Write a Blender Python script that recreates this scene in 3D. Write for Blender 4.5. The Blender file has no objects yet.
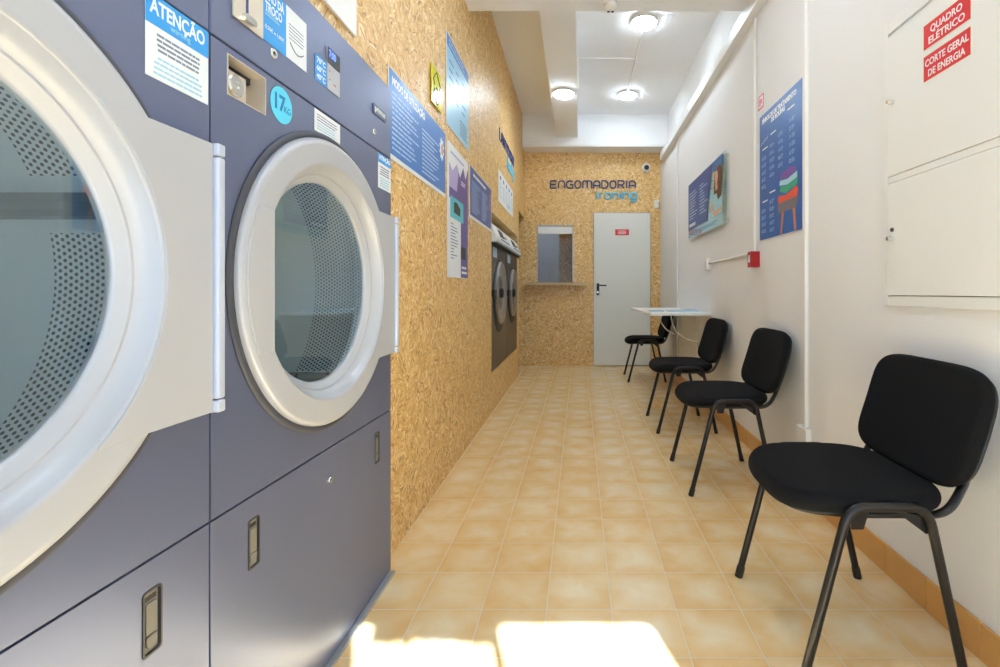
import bpy, bmesh, math, random
from mathutils import Vector, Matrix
random.seed(7)
SC = bpy.context.scene
COL = SC.collection
PI = math.pi
F = 487.0           # focal length in pixels
H = 1.0             # eye height

# ------------------------------------------------------------------ helpers
def srgb(r, g, b):
    def c(v):
        v /= 255.0
        return v / 12.92 if v <= 0.04045 else ((v + 0.055) / 1.055) ** 2.4
    return (c(r), c(g), c(b), 1.0)

def new_mat(name):
    m = bpy.data.materials.new(name)
    m.use_nodes = True
    nt = m.node_tree
    b = nt.nodes.get('Principled BSDF')
    return m, nt, b

def simple(name, col, rough=0.5, metal=0.0, bump=0.0, bscale=200, coat=0.0, spec=0.5, var=0.0):
    m, nt, b = new_mat(name)
    b.inputs['Base Color'].default_value = col
    b.inputs['Roughness'].default_value = rough
    b.inputs['Metallic'].default_value = metal
    b.inputs['Specular IOR Level'].default_value = spec
    if coat:
        b.inputs['Coat Weight'].default_value = coat
        b.inputs['Coat Roughness'].default_value = 0.1
    tc = nt.nodes.new('ShaderNodeTexCoord')
    nz = nt.nodes.new('ShaderNodeTexNoise')
    nz.inputs['Scale'].default_value = bscale
    nz.inputs['Detail'].default_value = 3
    nt.links.new(tc.outputs['Object'], nz.inputs['Vector'])
    if bump:
        bp = nt.nodes.new('ShaderNodeBump')
        bp.inputs['Strength'].default_value = bump
        bp.inputs['Distance'].default_value = 0.002
        nt.links.new(nz.outputs['Fac'], bp.inputs['Height'])
        nt.links.new(bp.outputs['Normal'], b.inputs['Normal'])
    if var:
        mr = nt.nodes.new('ShaderNodeMapRange')
        mr.inputs['To Min'].default_value = 1 - var
        mr.inputs['To Max'].default_value = 1 + var
        nt.links.new(nz.outputs['Fac'], mr.inputs['Value'])
        mx = nt.nodes.new('ShaderNodeVectorMath'); mx.operation = 'SCALE'
        mx.inputs[0].default_value = col[:3]
        nt.links.new(mr.outputs['Result'], mx.inputs['Scale'])
        nt.links.new(mx.outputs['Vector'], b.inputs['Base Color'])
    return m

def emission(name, col, strength):
    m, nt, b = new_mat(name)
    b.inputs['Base Color'].default_value = col
    b.inputs['Emission Color'].default_value = col
    b.inputs['Emission Strength'].default_value = strength
    return m

def link(o, parent=None):
    COL.objects.link(o)
    if parent is not None:
        o.parent = parent
    return o

def obj(name, bm, mat, parent=None, smooth=False, bevel=0.0, seg=2, mats=None):
    me = bpy.data.meshes.new(name)
    bmesh.ops.recalc_face_normals(bm, faces=bm.faces)
    bm.to_mesh(me); bm.free()
    for m in (mats or [mat]):
        me.materials.append(m)
    if smooth:
        me.polygons.foreach_set('use_smooth', [True] * len(me.polygons))
        me.set_sharp_from_angle(angle=math.radians(40))
    o = bpy.data.objects.new(name, me)
    link(o, parent)
    if bevel:
        md = o.modifiers.new('bevel', 'BEVEL')
        md.width = bevel; md.segments = seg; md.limit_method = 'ANGLE'; md.angle_limit = math.radians(40)
    return o

def tag(o, label=None, cat=None, group=None, kind=None):
    if label: o['label'] = label
    if cat: o['category'] = cat
    if group: o['group'] = group
    if kind: o['kind'] = kind
    return o

def empty(name, loc=(0, 0, 0), label=None, cat=None, group=None, rotz=0.0, parent=None, kind=None):
    o = bpy.data.objects.new(name, None)
    o.empty_display_size = 0.05
    link(o, parent)
    o.location = loc
    o.rotation_euler = (0, 0, rotz)
    return tag(o, label, cat, group, kind)

def NB(): return bmesh.new()

def box(bm, x0, x1, y0, y1, z0, z1):
    v = [bm.verts.new(p) for p in ((x0,y0,z0),(x1,y0,z0),(x1,y1,z0),(x0,y1,z0),(x0,y0,z1),(x1,y0,z1),(x1,y1,z1),(x0,y1,z1))]
    for f in ((0,3,2,1),(4,5,6,7),(0,1,5,4),(1,2,6,5),(2,3,7,6),(3,0,4,7)):
        bm.faces.new([v[i] for i in f])
    return v

def boxes(*bs):
    bm = NB()
    for b in bs: box(bm, *b)
    return bm

def tube(bm, pts, r, seg=12, flat=1.0, up=None, caps=True):
    """sweep a circle (or oval) along a polyline"""
    pts = [Vector(p) for p in pts]
    n = len(pts)
    rings = []
    t0 = (pts[1] - pts[0]).normalized()
    a = Vector(up) if up else (Vector((0, 1, 0)) if abs(t0.y) < 0.9 else Vector((0, 0, 1)))
    u = (a - t0 * a.dot(t0)).normalized()
    for i, p in enumerate(pts):
        if i == 0: t = t0
        elif i == n - 1: t = (pts[-1] - pts[-2]).normalized()
        else: t = ((pts[i+1] - p).normalized() + (p - pts[i-1]).normalized()).normalized()
        u = (u - t * u.dot(t)).normalized()
        w = t.cross(u)
        rings.append([bm.verts.new(p + u * (math.cos(2*PI*k/seg) * r) + w * (math.sin(2*PI*k/seg) * r * flat)) for k in range(seg)])
    for i in range(n - 1):
        for k in range(seg):
            bm.faces.new((rings[i][k], rings[i][(k+1) % seg], rings[i+1][(k+1) % seg], rings[i+1][k]))
    if caps:
        bm.faces.new(rings[0][::-1]); bm.faces.new(rings[-1])
    return bm

def fillet(pts, rad, n=6):
    pts = [Vector(p) for p in pts]
    out = [pts[0]]
    for i in range(1, len(pts) - 1):
        a, b, c = pts[i-1], pts[i], pts[i+1]
        d1, d2 = (a - b), (c - b)
        r = min(rad, d1.length * .49, d2.length * .49)
        p0 = b + d1.normalized() * r; p1 = b + d2.normalized() * r
        for k in range(n + 1):
            t = k / n
            out.append(p0 * (1-t)**2 + b * 2*t*(1-t) + p1 * t*t)
    out.append(pts[-1])
    return out

def lathe(bm, prof, seg=96, center=(0, 0), close=False):
    """profile of (radius, x) turned about an axis parallel to X through (y, z)=center"""
    rings = []
    for r, x in prof:
        if r < 1e-6:
            rings.append([bm.verts.new((x, center[0], center[1]))])
        else:
            rings.append([bm.verts.new((x, center[0] + r * math.cos(2*PI*k/seg), center[1] + r * math.sin(2*PI*k/seg))) for k in range(seg)])
    for i in range(len(rings) - 1):
        A, B = rings[i], rings[i+1]
        for k in range(seg):
            k2 = (k + 1) % seg
            if len(A) == 1 and len(B) == 1: continue
            if len(A) == 1: bm.faces.new((A[0], B[k], B[k2]))
            elif len(B) == 1: bm.faces.new((A[k], A[k2], B[0]))
            else: bm.faces.new((A[k], A[k2], B[k2], B[k]))
    if close:
        A, B = rings[-1], rings[0]
        for k in range(seg):
            bm.faces.new((A[k], A[(k+1) % seg], B[(k+1) % seg], B[k]))
    return bm

def lathe_z(bm, prof, seg=48, c=(0, 0)):
    rings = []
    for r, z in prof:
        if r < 1e-6: rings.append([bm.verts.new((c[0], c[1], z))])
        else: rings.append([bm.verts.new((c[0] + r*math.cos(2*PI*k/seg), c[1] + r*math.sin(2*PI*k/seg), z)) for k in range(seg)])
    for i in range(len(rings) - 1):
        A, B = rings[i], rings[i+1]
        for k in range(seg):
            k2 = (k + 1) % seg
            if len(A) == 1 and len(B) == 1: continue
            if len(A) == 1: bm.faces.new((A[0], B[k], B[k2]))
            elif len(B) == 1: bm.faces.new((A[k], A[k2], B[0]))
            else: bm.faces.new((A[k], A[k2], B[k2], B[k]))
    return bm

def prism(bm, poly, n0, n1, plane='XY'):
    """extrude a 2-D outline; plane XY (extrude z) or YZ (extrude x)"""
    def P(p, n):
        return (p[0], p[1], n) if plane == 'XY' else ((n, p[0], p[1]) if plane == 'YZ' else (p[0], n, p[1]))
    a = [bm.verts.new(P(p, n0)) for p in poly]
    b = [bm.verts.new(P(p, n1)) for p in poly]
    bm.faces.new(a[::-1]); bm.faces.new(b)
    m = len(poly)
    for i in range(m):
        bm.faces.new((a[i], a[(i+1) % m], b[(i+1) % m], b[i]))
    return bm

def circ(cx, cy, r, n=32, ry=None):
    ry = ry or r
    return [(cx + r*math.cos(2*PI*k/n), cy + ry*math.sin(2*PI*k/n)) for k in range(n)]

def rrect(x0, x1, y0, y1, r, n=5):
    out = []
    for cx, cy, a0 in ((x1-r, y1-r, 0), (x0+r, y1-r, 90), (x0+r, y0+r, 180), (x1-r, y0+r, 270)):
        for k in range(n + 1):
            a = math.radians(a0 + 90*k/n)
            out.append((cx + r*math.cos(a), cy + r*math.sin(a)))
    return out

def boolean_cut(o, cutters):
    """cut shapes out of o, keep the plain mesh, drop the cutters"""
    cs = []
    for bm in cutters:
        c = obj('cutter', bm, o.data.materials[0])
        c.parent = o.parent
        c.matrix_basis = o.matrix_basis.copy()
        cs.append(c)
        md = o.modifiers.new('cut', 'BOOLEAN'); md.operation = 'DIFFERENCE'; md.object = c; md.solver = 'EXACT'
    bpy.context.view_layer.update()
    dg = bpy.context.evaluated_depsgraph_get()
    me = bpy.data.meshes.new_from_object(o.evaluated_get(dg))
    o.modifiers.clear()
    o.data = me
    for c in cs:
        bpy.data.objects.remove(c)

def frame_matrix(origin, u, v):
    u = Vector(u).normalized(); v = Vector(v).normalized(); n = u.cross(v)
    m = Matrix.Identity(4)
    for i in range(3):
        m[i][0] = u[i]; m[i][1] = v[i]; m[i][2] = n[i]; m[i][3] = origin[i]
    return m

def text_bm_obj(name, body, size, mat, parent, loc, n=0.0015, width=None, align='LEFT', depth=0.0006, squash=1.0, bold=0.0, shear=0.0):
    cu = bpy.data.curves.new(name, 'FONT')
    cu.body = body; cu.size = size; cu.align_x = align
    cu.extrude = depth; cu.offset = bold; cu.shear = shear
    cu.resolution_u = 3
    cu.space_line = 0.9
    t = bpy.data.objects.new(name, cu)
    COL.objects.link(t)
    bpy.context.view_layer.update()
    dg = bpy.context.evaluated_depsgraph_get()
    me = bpy.data.meshes.new_from_object(t.evaluated_get(dg))
    bpy.data.objects.remove(t)
    me.materials.clear(); me.materials.append(mat)
    xs = [v.co.x for v in me.vertices]; 
    sx = 1.0
    if width and xs:
        sx = width / max(1e-6, (max(xs) - min(xs)))
    me.transform(Matrix.Diagonal((sx, squash, 1, 1)))
    o = bpy.data.objects.new(name, me)
    link(o, parent)
    o.location = (loc[0], loc[1], n)
    return o

# ------------------------------------------------------------------ materials
def osb_material(name, ax):
    m, nt, b = new_mat(name)
    N, L = nt.nodes, nt.links
    tc = N.new('ShaderNodeTexCoord')
    sep = N.new('ShaderNodeSeparateXYZ'); L.new(tc.outputs['Object'], sep.inputs[0])
    cmb = N.new('ShaderNodeCombineXYZ')
    L.new(sep.outputs[ax], cmb.inputs[0]); L.new(sep.outputs['Z'], cmb.inputs[1])
    layers = []
    for i, (cs, ch) in enumerate(((9.0, 1.0), (13.0, 1.35), (17.0, 1.7))):
        off = N.new('ShaderNodeVectorMath'); off.operation = 'ADD'; off.inputs[1].default_value = (3.1*i+.7, 1.7*i+.3, 0)
        L.new(cmb.outputs[0], off.inputs[0])
        big = N.new('ShaderNodeTexVoronoi'); big.voronoi_dimensions = '2D'; big.inputs['Scale'].default_value = cs
        L.new(off.outputs[0], big.inputs['Vector'])
        sc = N.new('ShaderNodeSeparateColor'); L.new(big.outputs['Color'], sc.inputs[0])
        ang = N.new('ShaderNodeMath'); ang.operation = 'MULTIPLY'; ang.inputs[1].default_value = 6.283
        L.new(sc.outputs[0], ang.inputs[0])
        rot = N.new('ShaderNodeVectorRotate'); rot.rotation_type = 'Z_AXIS'
        L.new(off.outputs[0], rot.inputs['Vector']); L.new(ang.outputs[0], rot.inputs['Angle'])
        mp = N.new('ShaderNodeVectorMath'); mp.operation = 'MULTIPLY'; mp.inputs[1].default_value = (16*ch, 85*ch, 1)
        L.new(rot.outputs[0], mp.inputs[0])
        ns = N.new('ShaderNodeTexNoise'); ns.noise_dimensions = '2D'; ns.inputs['Scale'].default_value = 18; ns.inputs['Detail'].default_value = 2
        L.new(off.outputs[0], ns.inputs['Vector'])
        ad = N.new('ShaderNodeVectorMath'); ad.operation = 'MULTIPLY_ADD'; ad.inputs[1].default_value = (1.1, 1.1, 0)
        L.new(ns.outputs['Color'], ad.inputs[0]); L.new(mp.outputs[0], ad.inputs[2])
        vo = N.new('ShaderNodeTexVoronoi'); vo.voronoi_dimensions = '2D'; vo.inputs['Scale'].default_value = 1.0
        L.new(ad.outputs[0], vo.inputs['Vector'])
        s2 = N.new('ShaderNodeSeparateColor'); L.new(vo.outputs['Color'], s2.inputs[0])
        layers.append((s2, vo))
    # choose between layers by patchy cells
    def gt(sock, v):
        g = N.new('ShaderNodeMath'); g.operation = 'GREATER_THAN'; g.inputs[1].default_value = v
        L.new(sock, g.inputs[0]); return g.outputs[0]
    def mixf(f, a, c):
        x = N.new('ShaderNodeMix'); x.data_type = 'FLOAT'
        L.new(f, x.inputs['Factor']); L.new(a, x.inputs['A']); L.new(c, x.inputs['B']); return x.outputs[0]
    v1 = mixf(gt(layers[1][0].outputs[1], .5), layers[0][0].outputs[0], layers[1][0].outputs[0])
    v2 = mixf(gt(layers[2][0].outputs[1], .62), v1, layers[2][0].outputs[0])
    ramp = N.new('ShaderNodeValToRGB')
    cr = ramp.color_ramp
    cr.elements[0].position = 0.0; cr.elements[0].color = srgb(158, 112, 58)
    cr.elements[1].position = 1.0; cr.elements[1].color = srgb(248, 230, 188)
    for p, c in ((.05, srgb(186, 138, 76)), (.14, srgb(210, 162, 92)), (.45, srgb(222, 178, 108)), (.75, srgb(232, 195, 128)), (.93, srgb(242, 214, 160))):
        e = cr.elements.new(p); e.color = c
    L.new(v2, ramp.inputs[0])
    # fine fibre grain
    fn = N.new('ShaderNodeTexNoise'); fn.noise_dimensions = '2D'; fn.inputs['Scale'].default_value = 260; fn.inputs['Detail'].default_value = 2
    L.new(cmb.outputs[0], fn.inputs['Vector'])
    mr = N.new('ShaderNodeMapRange'); mr.inputs['To Min'].default_value = .9; mr.inputs['To Max'].default_value = 1.1
    L.new(fn.outputs['Fac'], mr.inputs['Value'])
    mul = N.new('ShaderNodeVectorMath'); mul.operation = 'SCALE'
    L.new(ramp.outputs['Color'], mul.inputs[0]); L.new(mr.outputs['Result'], mul.inputs['Scale'])
    L.new(mul.outputs['Vector'], b.inputs['Base Color'])
    b.inputs['Roughness'].default_value = 0.42
    bp = N.new('ShaderNodeBump'); bp.inputs['Strength'].default_value = .25; bp.inputs['Distance'].default_value = .001
    L.new(v2, bp.inputs['Height']); L.new(bp.outputs['Normal'], b.inputs['Normal'])
    return m

def tile_material():
    m, nt, b = new_mat('floor_tile')
    N, L = nt.nodes, nt.links
    T = 0.2035
    tc = N.new('ShaderNodeTexCoord')
    mp = N.new('ShaderNodeVectorMath'); mp.operation = 'MULTIPLY_ADD'
    mp.inputs[1].default_value = (1/T, 1/T, 0); mp.inputs[2].default_value = (-.1015/T + 20, -1.534/T + 20, 0)
    L.new(tc.outputs['Object'], mp.inputs[0])
    fl = N.new('ShaderNodeVectorMath'); fl.operation = 'FLOOR'; L.new(mp.outputs[0], fl.inputs[0])
    fr = N.new('ShaderNodeVectorMath'); fr.operation = 'FRACTION'; L.new(mp.outputs[0], fr.inputs[0])
    # distance to nearest tile edge 0..0.5
    a1 = N.new('ShaderNodeVectorMath'); a1.operation = 'SUBTRACT'; a1.inputs[1].default_value = (.5, .5, 0); L.new(fr.outputs[0], a1.inputs[0])
    a2 = N.new('ShaderNodeVectorMath'); a2.operation = 'ABSOLUTE'; L.new(a1.outputs[0], a2.inputs[0])
    sp = N.new('ShaderNodeSeparateXYZ'); L.new(a2.outputs[0], sp.inputs[0])
    mxx = N.new('ShaderNodeMath'); mxx.operation = 'MAXIMUM'; L.new(sp.outputs[0], mxx.inputs[0]); L.new(sp.outputs[1], mxx.inputs[1])
    wn = N.new('ShaderNodeTexWhiteNoise'); wn.noise_dimensions = '2D'; L.new(fl.outputs[0], wn.inputs['Vector'])
    # mottling
    ofs = N.new('ShaderNodeVectorMath'); ofs.operation = 'MULTIPLY_ADD'; ofs.inputs[1].default_value = (7, 7, 7)
    L.new(wn.outputs['Color'], ofs.inputs[0]); L.new(tc.outputs['Object'], ofs.inputs[2])
    nz = N.new('ShaderNodeTexNoise'); nz.inputs['Scale'].default_value = 9; nz.inputs['Detail'].default_value = 4; nz.inputs['Distortion'].default_value = .6
    L.new(ofs.outputs[0], nz.inputs['Vector'])
    # factor = edge closeness + noise + per tile
    e1 = N.new('ShaderNodeMapRange'); e1.inputs['From Min'].default_value = .15; e1.inputs['From Max'].default_value = .5
    e1.inputs['To Max'].default_value = .42; L.new(mxx.outputs[0], e1.inputs['Value'])
    n1 = N.new('ShaderNodeMapRange'); n1.inputs['From Min'].default_value = .3; n1.inputs['From Max'].default_value = .72; n1.inputs['To Max'].default_value = .45
    L.new(nz.outputs['Fac'], n1.inputs['Value'])
    ad = N.new('ShaderNodeMath'); ad.operation = 'ADD'; L.new(e1.outputs[0], ad.inputs[0]); L.new(n1.outputs[0], ad.inputs[1])
    w1 = N.new('ShaderNodeMath'); w1.operation = 'MULTIPLY_ADD'; w1.inputs[1].default_value = .22; w1.inputs[2].default_value = -.08
    L.new(wn.outputs['Value'], w1.inputs[0])
    ad2 = N.new('ShaderNodeMath'); ad2.operation = 'ADD'; L.new(ad.outputs[0], ad2.inputs[0]); L.new(w1.outputs[0], ad2.inputs[1])
    ramp = N.new('ShaderNodeValToRGB'); cr = ramp.color_ramp
    cr.elements[0].color = srgb(238, 221, 186); cr.elements[1].color = srgb(222, 172, 106)
    cr.elements[1].position = 1.0
    e = cr.elements.new(.45); e.color = srgb(231, 201, 149)
    L.new(ad2.outputs[0], ramp.inputs[0])
    g = N.new('ShaderNodeMath'); g.operation = 'GREATER_THAN'; g.inputs[1].default_value = .4915; L.new(mxx.outputs[0], g.inputs[0])
    mix = N.new('ShaderNodeMix'); mix.data_type = 'RGBA'
    L.new(g.outputs[0], mix.inputs['Factor']); L.new(ramp.outputs['Color'], mix.inputs['A'])
    mix.inputs['B'].default_value = srgb(218, 206, 178)
    L.new(mix.outputs['Result'], b.inputs['Base Color'])
    rr = N.new('ShaderNodeMapRange'); rr.inputs['To Min'].default_value = .27; rr.inputs['To Max'].default_value = .8
    L.new(g.outputs[0], rr.inputs['Value']); L.new(rr.outputs[0], b.inputs['Roughness'])
    bp = N.new('ShaderNodeBump'); bp.invert = True; bp.inputs['Strength'].default_value = .4; bp.inputs['Distance'].default_value = .001
    L.new(g.outputs[0], bp.inputs['Height']); L.new(bp.outputs['Normal'], b.inputs['Normal'])
    return m

def drum_material():
    """sheet steel with staggered round perforations (UV: u along the wall of the drum in metres, v along the axis)"""
    m, nt, b = new_mat('perforated_steel')
    N, L = nt.nodes, nt.links
    uv = N.new('ShaderNodeUVMap'); uv.uv_map = 'UVMap'
    masks = []
    for k in range(2):
        mp = N.new('ShaderNodeVectorMath'); mp.operation = 'MULTIPLY_ADD'
        mp.inputs[1].default_value = (1/.0122, 1/.0188, 0); mp.inputs[2].default_value = (.5*k + 50, .5*k + 50, 0)
        L.new(uv.outputs[0], mp.inputs[0])
        fr = N.new('ShaderNodeVectorMath'); fr.operation = 'FRACTION'; L.new(mp.outputs[0], fr.inputs[0])
        s = N.new('ShaderNodeVectorMath'); s.operation = 'SUBTRACT'; s.inputs[1].default_value = (.5, .5, 0); L.new(fr.outputs[0], s.inputs[0])
        s2 = N.new('ShaderNodeVectorMath'); s2.operation = 'MULTIPLY'; s2.inputs[1].default_value = (.0122, .0188, 0); L.new(s.outputs[0], s2.inputs[0])
        ln = N.new('ShaderNodeVectorMath'); ln.operation = 'LENGTH'; L.new(s2.outputs[0], ln.inputs[0])
        masks.append(ln.outputs['Value'])
    mn = N.new('ShaderNodeMath'); mn.operation = 'MINIMUM'; L.new(masks[0], mn.inputs[0]); L.new(masks[1], mn.inputs[1])
    lt = N.new('ShaderNodeMath'); lt.operation = 'LESS_THAN'; lt.inputs[1].default_value = .0032; L.new(mn.outputs[0], lt.inputs[0])
    mix = N.new('ShaderNodeMix'); mix.data_type = 'RGBA'; L.new(lt.outputs[0], mix.inputs['Factor'])
    mix.inputs['A'].default_value = srgb(226, 231, 233); mix.inputs['B'].default_value = srgb(18, 22, 26)
    L.new(mix.outputs['Result'], b.inputs['Base Color'])
    mm = N.new('ShaderNodeMapRange'); mm.inputs['To Min'].default_value = .12; mm.inputs['To Max'].default_value = 0
    L.new(lt.outputs[0], mm.inputs['Value']); L.new(mm.outputs[0], b.inputs['Metallic'])
    b.inputs['Roughness'].default_value = .45
    return m

def glass_material(name, tint, refl=0.12):
    m, nt, b = new_mat(name)
    N, L = nt.nodes, nt.links
    N.remove(b)
    out = [n for n in N if n.type == 'OUTPUT_MATERIAL'][0]
    tr = N.new('ShaderNodeBsdfTransparent'); tr.inputs[0].default_value = tint
    gl = N.new('ShaderNodeBsdfGlossy'); gl.inputs['Roughness'].default_value = .02; gl.inputs['Color'].default_value = (.8, .93, 1, 1)
    lw = N.new('ShaderNodeLayerWeight'); lw.inputs['Blend'].default_value = .5
    pw = N.new('ShaderNodeMath'); pw.operation = 'POWER'; pw.inputs[1].default_value = 4.0
    L.new(lw.outputs['Facing'], pw.inputs[0])
    ad = N.new('ShaderNodeMath'); ad.operation = 'MULTIPLY_ADD'; ad.inputs[1].default_value = .8; ad.inputs[2].default_value = refl; ad.use_clamp = True
    L.new(pw.outputs[0], ad.inputs[0])
    mx = N.new('ShaderNodeMixShader'); L.new(ad.outputs[0], mx.inputs[0]); L.new(tr.outputs[0], mx.inputs[1]); L.new(gl.outputs[0], mx.inputs[2])
    L.new(mx.outputs[0], out.inputs[0])
    return m

def sun_blocker_material():  # translucent sheet added to block and soften the sun
    m, nt, b = new_mat('sun_blocker_sheet')
    N, L = nt.nodes, nt.links
    N.remove(b)
    out = [n for n in N if n.type == 'OUTPUT_MATERIAL'][0]
    t = N.new('ShaderNodeBsdfTranslucent'); t.inputs[0].default_value = (.30, .33, .36, 1)
    L.new(t.outputs[0], out.inputs[0])
    return m

M = {}
M['osb_y'] = osb_material('osb_board_side', 'Y')
M['osb_x'] = osb_material('osb_board_back', 'X')
M['tile'] = tile_material()
M['white_wall'] = simple('white_plaster', srgb(236, 236, 236), .75, bump=.25, bscale=60)
M['white_ceiling'] = simple('ceiling_paint', srgb(249, 250, 252), .7, bump=.05, bscale=80)
M['white_paint'] = simple('white_lacquer', srgb(238, 238, 236), .35)
M['white_pvc'] = simple('white_plastic', srgb(238, 236, 232), .4)
M['terracotta'] = simple('ochre_skirting_tile', srgb(216, 162, 92), .3, var=.12, bscale=9)
M['panel'] = simple('slate_blue_steel', srgb(114, 122, 152), .34, metal=.55, var=.02, bscale=5)
M['panel_dark'] = simple('cabinet_inner_steel', srgb(30, 33, 48), .6, metal=.2)
M['silver'] = simple('silver_plastic', srgb(182, 183, 188), .36, metal=.15)
M['bar'] = simple('pale_bar_plastic', srgb(200, 206, 222), .3, metal=.2)
M['gasket'] = simple('grey_rubber', srgb(66, 68, 78), .5)
M['drum'] = drum_material()
M['steel'] = simple('brushed_steel', srgb(222, 228, 230), .42, metal=.15)
M['steel_dark'] = simple('lifter_steel', srgb(120, 132, 140), .4, metal=.4)
M['glass'] = glass_material('tinted_door_glass', (.84, .93, .96, 1), .17)
M['clear'] = glass_material('dimmed_pane', (.70, .70, .64, 1), .02)  # hatch pane, its tint darkens the view into the room behind
M['cream'] = simple('warm_steel', srgb(226, 214, 196), .28, metal=.5)
M['chrome'] = simple('chrome', srgb(225, 225, 222), .15, metal=.95)
M['latch_dark'] = simple('latch_rim', srgb(66, 64, 66), .45)
M['latch'] = simple('latch_plastic', srgb(118, 113, 104), .5)
M['black'] = simple('black_plastic', srgb(24, 24, 26), .45)
M['fabric'] = simple('black_woven_fabric', srgb(22, 22, 24), .95, bump=.5, bscale=700, spec=.15, var=.25)
M['blacktube'] = simple('black_lacquered_tube', srgb(34, 32, 32), .28, metal=.3)
M['blue_st'] = simple('sticker_blue', srgb(42, 150, 226), .4)
M['white_st'] = simple('sticker_white', srgb(240, 243, 245), .4)
M['cyan_st'] = simple('sticker_cyan', srgb(84, 205, 236), .4)
M['deep_st'] = simple('lettering_deep_blue', srgb(24, 110, 180), .4)
M['line_grey'] = simple('print_grey', srgb(120, 128, 150), .5)
M['line_cyan'] = simple('print_pale_cyan', srgb(160, 208, 226), .5)
M['navy'] = simple('print_navy', srgb(40, 66, 122), .45)
M['poster_blue'] = simple('print_royal_blue', srgb(48, 120, 200), .32)
M['poster_navy'] = simple('print_dark_blue', srgb(28, 76, 156), .35)
M['poster_sky'] = simple('print_sky', srgb(150, 205, 236), .3)
M['poster_line'] = simple('print_pale_blue', srgb(182, 208, 240), .4)
M['violet'] = simple('print_violet', srgb(84, 66, 146), .35)
M['violet_l'] = simple('print_lilac', srgb(176, 168, 216), .35)
M['turq'] = simple('print_turquoise', srgb(60, 186, 206), .35)
M['yellow'] = simple('print_yellow', srgb(232, 224, 40), .12)
M['red'] = simple('sign_red', srgb(214, 34, 40), .4)
M['alarm_red'] = simple('alarm_red', srgb(168, 22, 26), .35)
M['let_blue'] = simple('letter_navy_blue', srgb(48, 66, 128), .4)
M['let_cyan'] = simple('letter_light_blue', srgb(110, 192, 224), .4)
M['acrylic'] = glass_material('acrylic', (.9, .96, .97, 1), .04)
M['lamp'] = emission('lamp_diffuser', (.76, .89, 1.0, 1), 66)
M['display'] = emission('display_glow', srgb(90, 120, 255), 1.6)
M['alu_grey'] = simple('grey_aluminium', srgb(170, 172, 172), .35, metal=.5)  # even grey for plinths, door and window frames, shelf
M['backroom'] = simple('backroom_paint', srgb(180, 196, 232), .7)
M['skin'] = simple('print_skin', srgb(222, 168, 140), .5)
M['hair'] = simple('print_hair', srgb(92, 54, 38), .5)
M['shirt'] = simple('print_shirt', srgb(168, 214, 228), .5)
M['tw1'] = simple('print_purple', srgb(126, 84, 168), .5)
M['tw2'] = simple('print_green', srgb(50, 168, 130), .5)
M['tw3'] = simple('print_tomato', srgb(226, 84, 60), .5)
M['tw4'] = simple('print_warmgrey', srgb(120, 112, 120), .5)
M['wood_p'] = simple('print_orange_wood', srgb(216, 130, 84), .5)
M['paver'] = simple('pavement_stone', srgb(180, 176, 168), .8, var=.1, bscale=3)
M['door_steel'] = simple('washer_door_steel', srgb(160, 160, 162), .3, metal=.8)
M['door_steel2'] = simple('washer_bowl_steel', srgb(120, 122, 126), .22, metal=.8)
M['wash'] = simple('washer_dark_steel', srgb(84, 80, 76), .35, metal=.6)
M['wash_glass'] = glass_material('washer_glass', (.25, .28, .3, 1), .08)

# ------------------------------------------------------------------ frames of the walls
XF = -0.67      # front of the dryers
def XL(y): return -(0.702 + 0.0055 * y)
XR = 1.10
YB = 6.60
def left_pt(px, py, out=0.0):
    y = 1.5
    for _ in range(20):
        y = (abs(XL(y)) - out) * F / (579 - px)
    return y, H - (py - 292) * y / F

def board(name, label, cat, side, a0, z0, out=0.002, group=None, x=None):
    """an Empty whose local X runs right, Y up and Z out of the wall; a0 = position along the wall of its left edge"""
    e = empty(name, label=label, cat=cat, group=group)
    if side == 'left':
        xx = XL(a0) + out if x is None else x
        u = (-.0055, 1, 0) if x is None else (0, 1, 0)
        e.matrix_world = frame_matrix((xx, a0, z0), u, (0, 0, 1))
    elif side == 'right':
        e.matrix_world = frame_matrix(((XR - out) if x is None else x, a0, z0), (0, -1, 0), (0, 0, 1))
    else:
        e.matrix_world = frame_matrix((a0, YB - out, z0), (1, 0, 0), (0, 0, 1))
    return e

def rect(bm, x0, x1, y0, y1, n0=0.0, n1=0.001):
    box(bm, x0, x1, y0, y1, n0, n1)

def lines(rows, x0, x1, y0, y1, seed=0, minw=.55, h=.45, center=False):
    """printed lines of small text as thin bars"""
    bm = NB(); rnd = random.Random(seed)
    dy = (y1 - y0) / rows
    for i in range(rows):
        w = (x1 - x0) * rnd.uniform(minw, 1)
        a = x0 + ((x1 - x0) - w) / 2 if center else x0
        y = y1 - (i + .5) * dy
        # split the line into words
        x = a
        while x < a + w - 1e-4:
            ww = min(rnd.uniform(.06, .2) * (x1 - x0), a + w - x)
            rect(bm, x, x + ww, y - dy*h/2, y + dy*h/2, 0, .0004)
            x += ww + .018 * (x1 - x0)
    return bm

def put(name, bm, mat, parent, n):
    o = obj(name, bm, mat, parent); o.location = (0, 0, n); return o

# ------------------------------------------------------------------ room shell
def S(o): o['kind'] = 'structure'; return o
ZC = 3.31
YW = -0.62          # shopfront
S(obj('floor', boxes((-2.0, 2.6, YW - .1, 9.0, -.08, 0)), M['tile']))
S(obj('pavement', boxes((-5, 6, -9, YW - .1, -.14, -.04)), M['paver']))
S(obj('ceiling', boxes((-2.0, 1.3, YW - .1, 9.0, ZC, ZC + .1)), M['white_ceiling']))

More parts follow.
